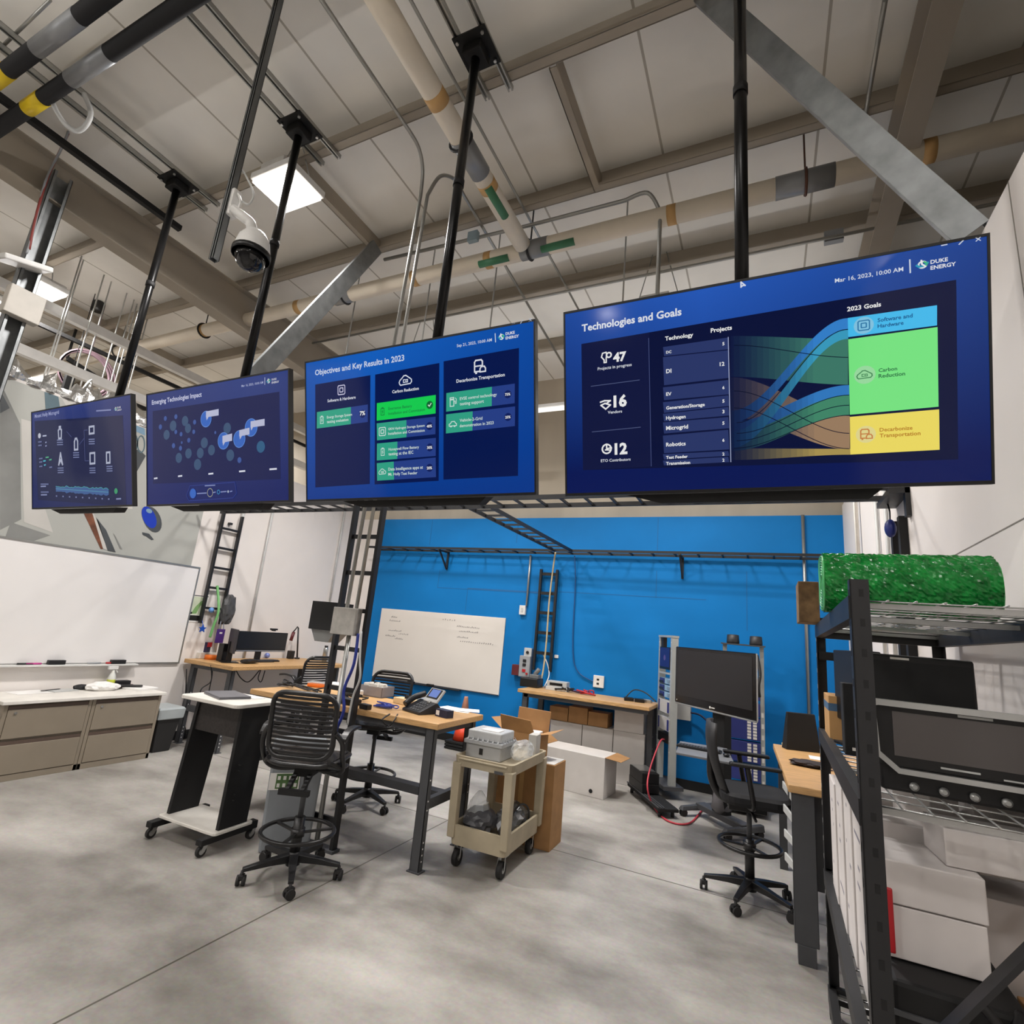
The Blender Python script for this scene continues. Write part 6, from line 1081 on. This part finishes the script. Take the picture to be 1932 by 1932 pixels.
c = ar(1541, 1432); bx('paper_sheet', 'white paper sheet on the right bench behind the glove', 'papers', c.x-.05, c.x+.12, c.y-.05, c.y+.12, ZR+.0005, ZR+.003, K['paper'])
# ------------------------------------------------------------------ shelving, right
SA = math.atan2(-(.266-.228), 3.56-1.83)
t = thing('storage_shelving', 'black steel shelving with wire decks against the right wall', 'shelving', (.228, 1.83, 0), SA); SL, SD = 1.73, .58; sh = t
pmx = mat('shelf_black', '202022', .5)
for i, (x, y) in enumerate(((0, 0), (0, SL), (SD, 0), (SD, SL))):
    sx = 1 if x == 0 else -1; sy = 1 if y == 0 else -1; b = B(); b.hexa([(x, y, 0), (x+sx*.048, y, 0), (x+sx*.048, y+sy*.004, 0), (x, y+sy*.004, 0), (x, y, 1.945), (x+sx*.048, y, 1.945), (x+sx*.048, y+sy*.004, 1.945), (x, y+sy*.004, 1.945)]); b.hexa([(x, y, 0), (x+sx*.004, y, 0), (x+sx*.004, y+sy*.048, 0), (x, y+sy*.048, 0), (x, y, 1.945), (x+sx*.004, y, 1.945), (x+sx*.004, y+sy*.048, 1.945), (x, y+sy*.048, 1.945)])
    hb = b; z = .12
    while z < 1.93:
        hb.box(x+sx*.028-.006, x+sx*.028+.006, y-sy*.0008, y+sy*.0002, z-.011, z+.011, 1); hb.box(x-sx*.0008, x+sx*.0002, y+sy*.028-.006, y+sy*.028+.006, z-.011, z+.011, 1); z += .085
    b.done('post', [pmx, K['soft'] if i != 1 else K['lgrey']], t)
def deck(z, name):
    b = B(); k = 0; y = .03
    while y < SL-.02: b.cyl((.01, y, z), (SD-.01, y, z), .0026, n=5); y += .1
    x = .03
    while x < SD: b.cyl((x, .02, z+.004), (x, SL-.02, z+.004), .0026, n=5); x += .066
    for yy in (.05, .6, 1.15, SL-.05): b.box(.01, SD-.01, yy-.012, yy+.012, z-.02, z-.004)
    b.done('wire_deck', K['steel'], t)
for z in (1.885, 1.335, .64, .12):
    for x in (-.004, SD-.03): B().box(x, x+.034, .01, SL-.01, z-.055, z+.012).done('side_beam', pmx, t)
    B().box(.01, SD-.01, SL-.034, SL-.002, z-.055, z+.012).done('end_beam', pmx, t); B().box(.03, SD-.03, .004, .024, z-.05, z-.02).done('end_beam', pmx, t) if z < 1 else None
    deck(z, z)
B().box(.01, SD-.01, SL-.03, SL-.004, 1.71, 1.755).done('cross_bar', pmx, t)
ZS = [z+.0075 for z in (1.885, 1.335, .64)]
# bubble wrap roll
bwm = mat('green_bubble_film', '14903a', .16, 0, .3, 22, .3)
bs = bwm.node_tree.nodes['Principled BSDF']; bs.inputs['Transmission Weight'].default_value = .15; bs.inputs['Subsurface Weight'].default_value = .12; bs.inputs['Subsurface Radius'].default_value = (.02, .06, .02)
t = thing('bubble_wrap_roll', 'big green roll of bubble wrap lying on top of the shelving', 'bubble wrap', (.5, 2.47, ZS[0]+.12))
b = B(); rn = random.Random(9); L = []; N = 84; M_ = 60
for i in range(M_+1):
    x = -.285+.53*i/M_; q = [.114+rn.uniform(0, .007) for _ in range(N)]; L.append([(x, q[j]*math.cos(a), q[j]*math.sin(a)) for j, a in enumerate([2*math.pi*j/N for j in range(N)])])
b.loft(L, smooth=False); b.done('outer_wrap', bwm, t)
for s in (-1, 1):
    b = B(); P = []
    for k in range(150): a = k*.33; r = .03+.082*k/150; P.append(((-.287 if s < 0 else .247)+.002*math.sin(k), r*math.cos(a), r*math.sin(a)))
    b.tube(P, .004, 5); b.done('spiral_edge', mat('pale_green_film', '5fc47a', .3), t)
bx('cardboard_sheet', 'brown cardboard box standing at the far left corner of the shelving top', 'box', .17, .27, 3.3, 3.52, 1.9, 2.12, mat('worn_card', '8d6f4c', .8, noise=.25, scale=18))
# rugged display
t = thing('rugged_display', 'rugged silver framed display with round connectors on the middle shelf', 'display', (.57, 2.05, ZS[1]), SA)
al2 = mat('satin_aluminium', 'c3c5c4', .28, .8, .05)
x0, x1, z0, z1 = -.275, .27, .035, .262
B().hexa([(x0+.02, .02, 0), (x1, .02, 0), (x1, .22, 0), (x0+.02, .22, 0), (x0+.01, .02, z1), (x1, .02, z1), (x1, .22, z1-.03), (x0+.01, .22, z1-.03)]).done('chassis', K['blackp'], t, bevel=.008)
b = B(); fr = [(x0, z0+.07), (x0-.015, z1-.01), (x0+.0, z1), (x1, z1), (x1, z0+.02), (x0+.06, z0+.02)]; inn = [(x0+.018, z0+.075), (x0+.012, z1-.02), (x0+.02, z1-.018), (x1-.02, z1-.018), (x1-.02, z0+.035), (x0+.065, z0+.035)]
for i in range(6):
    j = (i+1) % 6; b.hexa([(fr[i][0], -.012, fr[i][1]), (fr[j][0], -.012, fr[j][1]), (inn[j][0], -.012, inn[j][1]), (inn[i][0], -.012, inn[i][1]), (fr[i][0], .022, fr[i][1]), (fr[j][0], .022, fr[j][1]), (inn[j][0], .022, inn[j][1]), (inn[i][0], .022, inn[i][1])])
b.done('silver_frame', al2, t); B().box(x0+.015, x1-.015, .004, .02, z0+.04, z1-.012).done('black_bezel', K['blackp'], t)
B().box(x0+.055, x1-.07, .0015, .0038, z0+.068, z1-.032).done('screen', mat('grey_screen', '55504f', .3, noise=.05, scale=3), t)
b = B(); b.box(-.06, .02, .001, .0037, z1-.027, z1-.02); b.box(-.11, -.02, .001, .0037, z0+.05, z0+.055); b.box(.03, .1, .001, .0037, z0+.044, z0+.048); b.done('white_lettering', K['lgrey'], t)
for k in range(6): B().lathe([(.012, 0), (.012, .01), (.007, .011), (.006, .018)], (x0+.1+.07*k, .019, .022), 14, 0, Mx.Rotation(math.pi/2, 3, 'X')).done('round_connector', al2, t)
t = thing('desk_monitor', 'black monitor with small white label standing behind the rugged display', 'monitor', (.53, 2.55, ZS[1]), SA-.02); B().box(-.175, .165, 0, .04, .16, .41).done('monitor_housing', K['blackp'], t, bevel=.01); B().box(-.165, .155, -.001, .0, .18, .385).done('screen', K['soft'], t); B().box(-.06, .06, .01, .05, .01, .2).done('stand', K['blackp'], t); B().lathe([(.13, 0), (.12, .012), (.03, .02)], (0, .03, 0), 24).done('stand_foot', K['blackp'], t); B().box(-.09, -.03, -.0016, -.0008, .392, .4).done('white_label', K['white'], t)
t = thing('desk_monitor', 'dark monitor turned edge on beside the brown box on the middle shelf', 'monitor', (.36, 2.95, ZS[1]), -1.3); B().box(-.2, .2, 0, .035, .1, .42).done('monitor_housing', K['blackp'], t, bevel=.006); B().box(-.1, .1, -.05, .09, 0, .012).done('stand_foot', K['blackp'], t); B().box(-.03, .03, .0, .03, .01, .12).done('stand', K['blackp'], t)
t = thing('tall_speaker', 'slim black speaker with a tiny white mark on the middle shelf', 'speaker', (.335, 2.72, ZS[1]), SA); B().box(-.045, .045, -.05, .05, 0, .28).done('speaker_body', K['soft'], t, bevel=.004); B().box(-.02, .0, -.0512, -.0505, .02, .032).done('white_mark', K['white'], t)
t = thing('shipping_box', 'brown shipping box with a blue stripe at the far end of the middle shelf', 'box', (.41, 3.28, ZS[1]), SA); B().box(-.13, .13, -.16, .14, 0, .2).done('carton', mat('light_cardboard', 'c79a63', .75), t, bevel=.003); B().box(-.1308, -.1302, -.16, .14, .13, .165).done('blue_stripe', mat('stripe_blue', '4f6f8f', .6), t); B().box(-.13, .13, -.1608, -.1602, .13, .165).done('blue_stripe', _mc['stripe_blue'], t)
c = V((.36, 2.3, ZS[1])); tag(B().blob(c+V((.0, .05, .02)), (.05, .1, .02), 51, .35, sub=3).done('cable_heap', mat('mixed_cable', '5a5f52', .5)), 'small heap of cables on the middle shelf beside the rugged display', 'cable')
# white cartons on the lower shelf
wc = mat('bright_carton', 'ddd7d4', .7, 0, .05, 5)
for k, (y0, y1, z1, x1, lab) in enumerate(((3.1, 3.36, .5, .7, 'tall white carton at the far end of the lower shelf under the brown shipping box'), (2.82, 3.08, .54, .72, 'tall white carton second from the far end of the lower shelf'), (2.56, 2.8, .6, .7, 'tall white carton in the middle of the lower shelf with grey marks'), (2.3, 2.54, .56, .55, 'white carton with a lid line behind the black case on the lower shelf'))):
    t = thing('file_carton', lab, 'box', (.262, y0, ZS[2]), SA, 'white cartons standing on the lower shelf'); B().box(.02, x1-.28, 0, y1-y0, 0, z1).done('carton', wc, t, bevel=.003)
    b = B(); rn = random.Random(k); [b.box(.0195, .02, .03+rn.uniform(0, .16), .05+rn.uniform(.02, .17), z, z+.012) for z in (.12, .3, .36, z1-.1)]; b.done('grey_print', mat('print_grey', '8b8791', .7), t)
t = thing('file_carton', 'white lidded carton at the near left of the lower shelf on the black case', 'box', (.41, 2.14, ZS[2]+.275), .02); B().box(-.113, .113, -.118, .118, 0, .13).done('carton', wc, t, bevel=.003); B().box(-.117, .117, -.122, .122, .134, .245).done('carton_lid', wc, t, bevel=.004)
bx('file_carton', 'white carton at the near right of the lower shelf beside the brown carton', 'box', .56, .81, 2.22, 2.5, ZS[2], ZS[2]+.42, wc, None, .003, -.04)
bx('white_box', 'long white box lying across the two near cartons on the lower shelf', 'box', .45, .82, 2.08, 2.26, ZS[2]+.522, ZS[2]+.62, wc, None, .003, .07)
bx('white_box', 'small white box tilted on the cartons just left of the long white box', 'box', .43, .53, 2.3, 2.46, ZS[2]+.48, ZS[2]+.66, wc, None, .003, .5)
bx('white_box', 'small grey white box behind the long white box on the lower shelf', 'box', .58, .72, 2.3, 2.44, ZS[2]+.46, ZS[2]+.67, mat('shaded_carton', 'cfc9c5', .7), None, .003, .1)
bx('red_tag', 'flat red card wedged between the near shelf post and the white carton', 'card', .29, .315, 2.0, 2.01, ZS[2]+.29, ZS[2]+.45, K['red'])
t = thing('equipment_case', 'black equipment case with riveted edges at the near end of the lower shelf', 'case', (.45, 2.1, ZS[2]), SA); B().box(-.16, .12, -.2, .16, 0, .27).done('case_body', K['soft'], t, bevel=.012)
b = B(); b.beam((-.165, -.203, .2), (.125, -.203, .2), .006, .012); b.beam((-.165, -.203, .12), (.125, -.203, .12), .006, .012); [b.ball((-.14+.08*i, -.207, .16), .007) for i in range(4)]; b.done('rivet_strip', K['dark'], t); B().tube(smooth_pts([(-.02, -.2, .22), (0, -.26, .3), (.06, -.24, .24), (.1, -.18, .27)]), .012, 8).done('strap', K['black'], t)
bx('brown_carton', 'brown carton at the near right corner of the lower shelf', 'box', .62, .8, 1.86, 2.2, ZS[2], ZS[2]+.2, K['card'])
P_, Q_ = PY(1772, 1958, 1.79), PY(1950, 1785, 1.79); d_ = (Q_-P_).normalized(); tag(B().beam(P_-d_*.03, Q_+d_*((.84-Q_.x)/d_.x), .012, .045, 0, (0, 1, 0)).done('diagonal_strut', pmx), 'flat black bar slanting across the near lower end of the shelving', 'strut')
# right wall fittings
for (x, y0_, y1_, lab) in (((1686), 985, 1180, 'left'), ((1700), 975, 1185, 'right')):
    a = PX(x, y0_, XR-.03); tag(B().box(XR-.05, XR-.002, a.y-.03, a.y+.03, 1.2, a.z).done('wall_strut', K['soft']), 'black upright strut on the right wall above the bubble wrap, %s one' % lab, 'strut', 'black struts on the right wall')
for x, lab in ((1650, 'left'), (1668, 'right')):
    a = PX(x, 960, XR-.03); tag(B().cyl((XR-.02, a.y, 1.1), (XR-.02, a.y, 3.4), .014).done('wall_conduit', K['lgrey']), 'white conduit on the right wall below the tray end, %s one' % lab, 'conduit', 'white conduits on the right wall')
c = PX(1680, 997, XR-.08); t = thing('blue_pouch', 'small blue pouch hanging on the right wall by the black struts', 'pouch', c); B().ball((0, 0, 0), .06, (.6, .8, 1.1)).done('pouch_body', mat('royal_blue', '23307c', .4), t); B().tube(smooth_pts([(0, .1, .25), (.01, .05, .15), (0, 0, .05)]), .006, 5).done('cord', K['black'], t)
b = B(); c = PZ(1680, 935, 2.9); b.box(.78, XR-.001, 4.2, 4.64, 2.86, 2.9); b.box(XR-.03, XR-.001, 4.2, 4.26, 2.7, 2.9); tag(b.done('tray_bracket', K['black']), 'black bracket holding the right end of the long cable tray to the right wall', 'bracket')
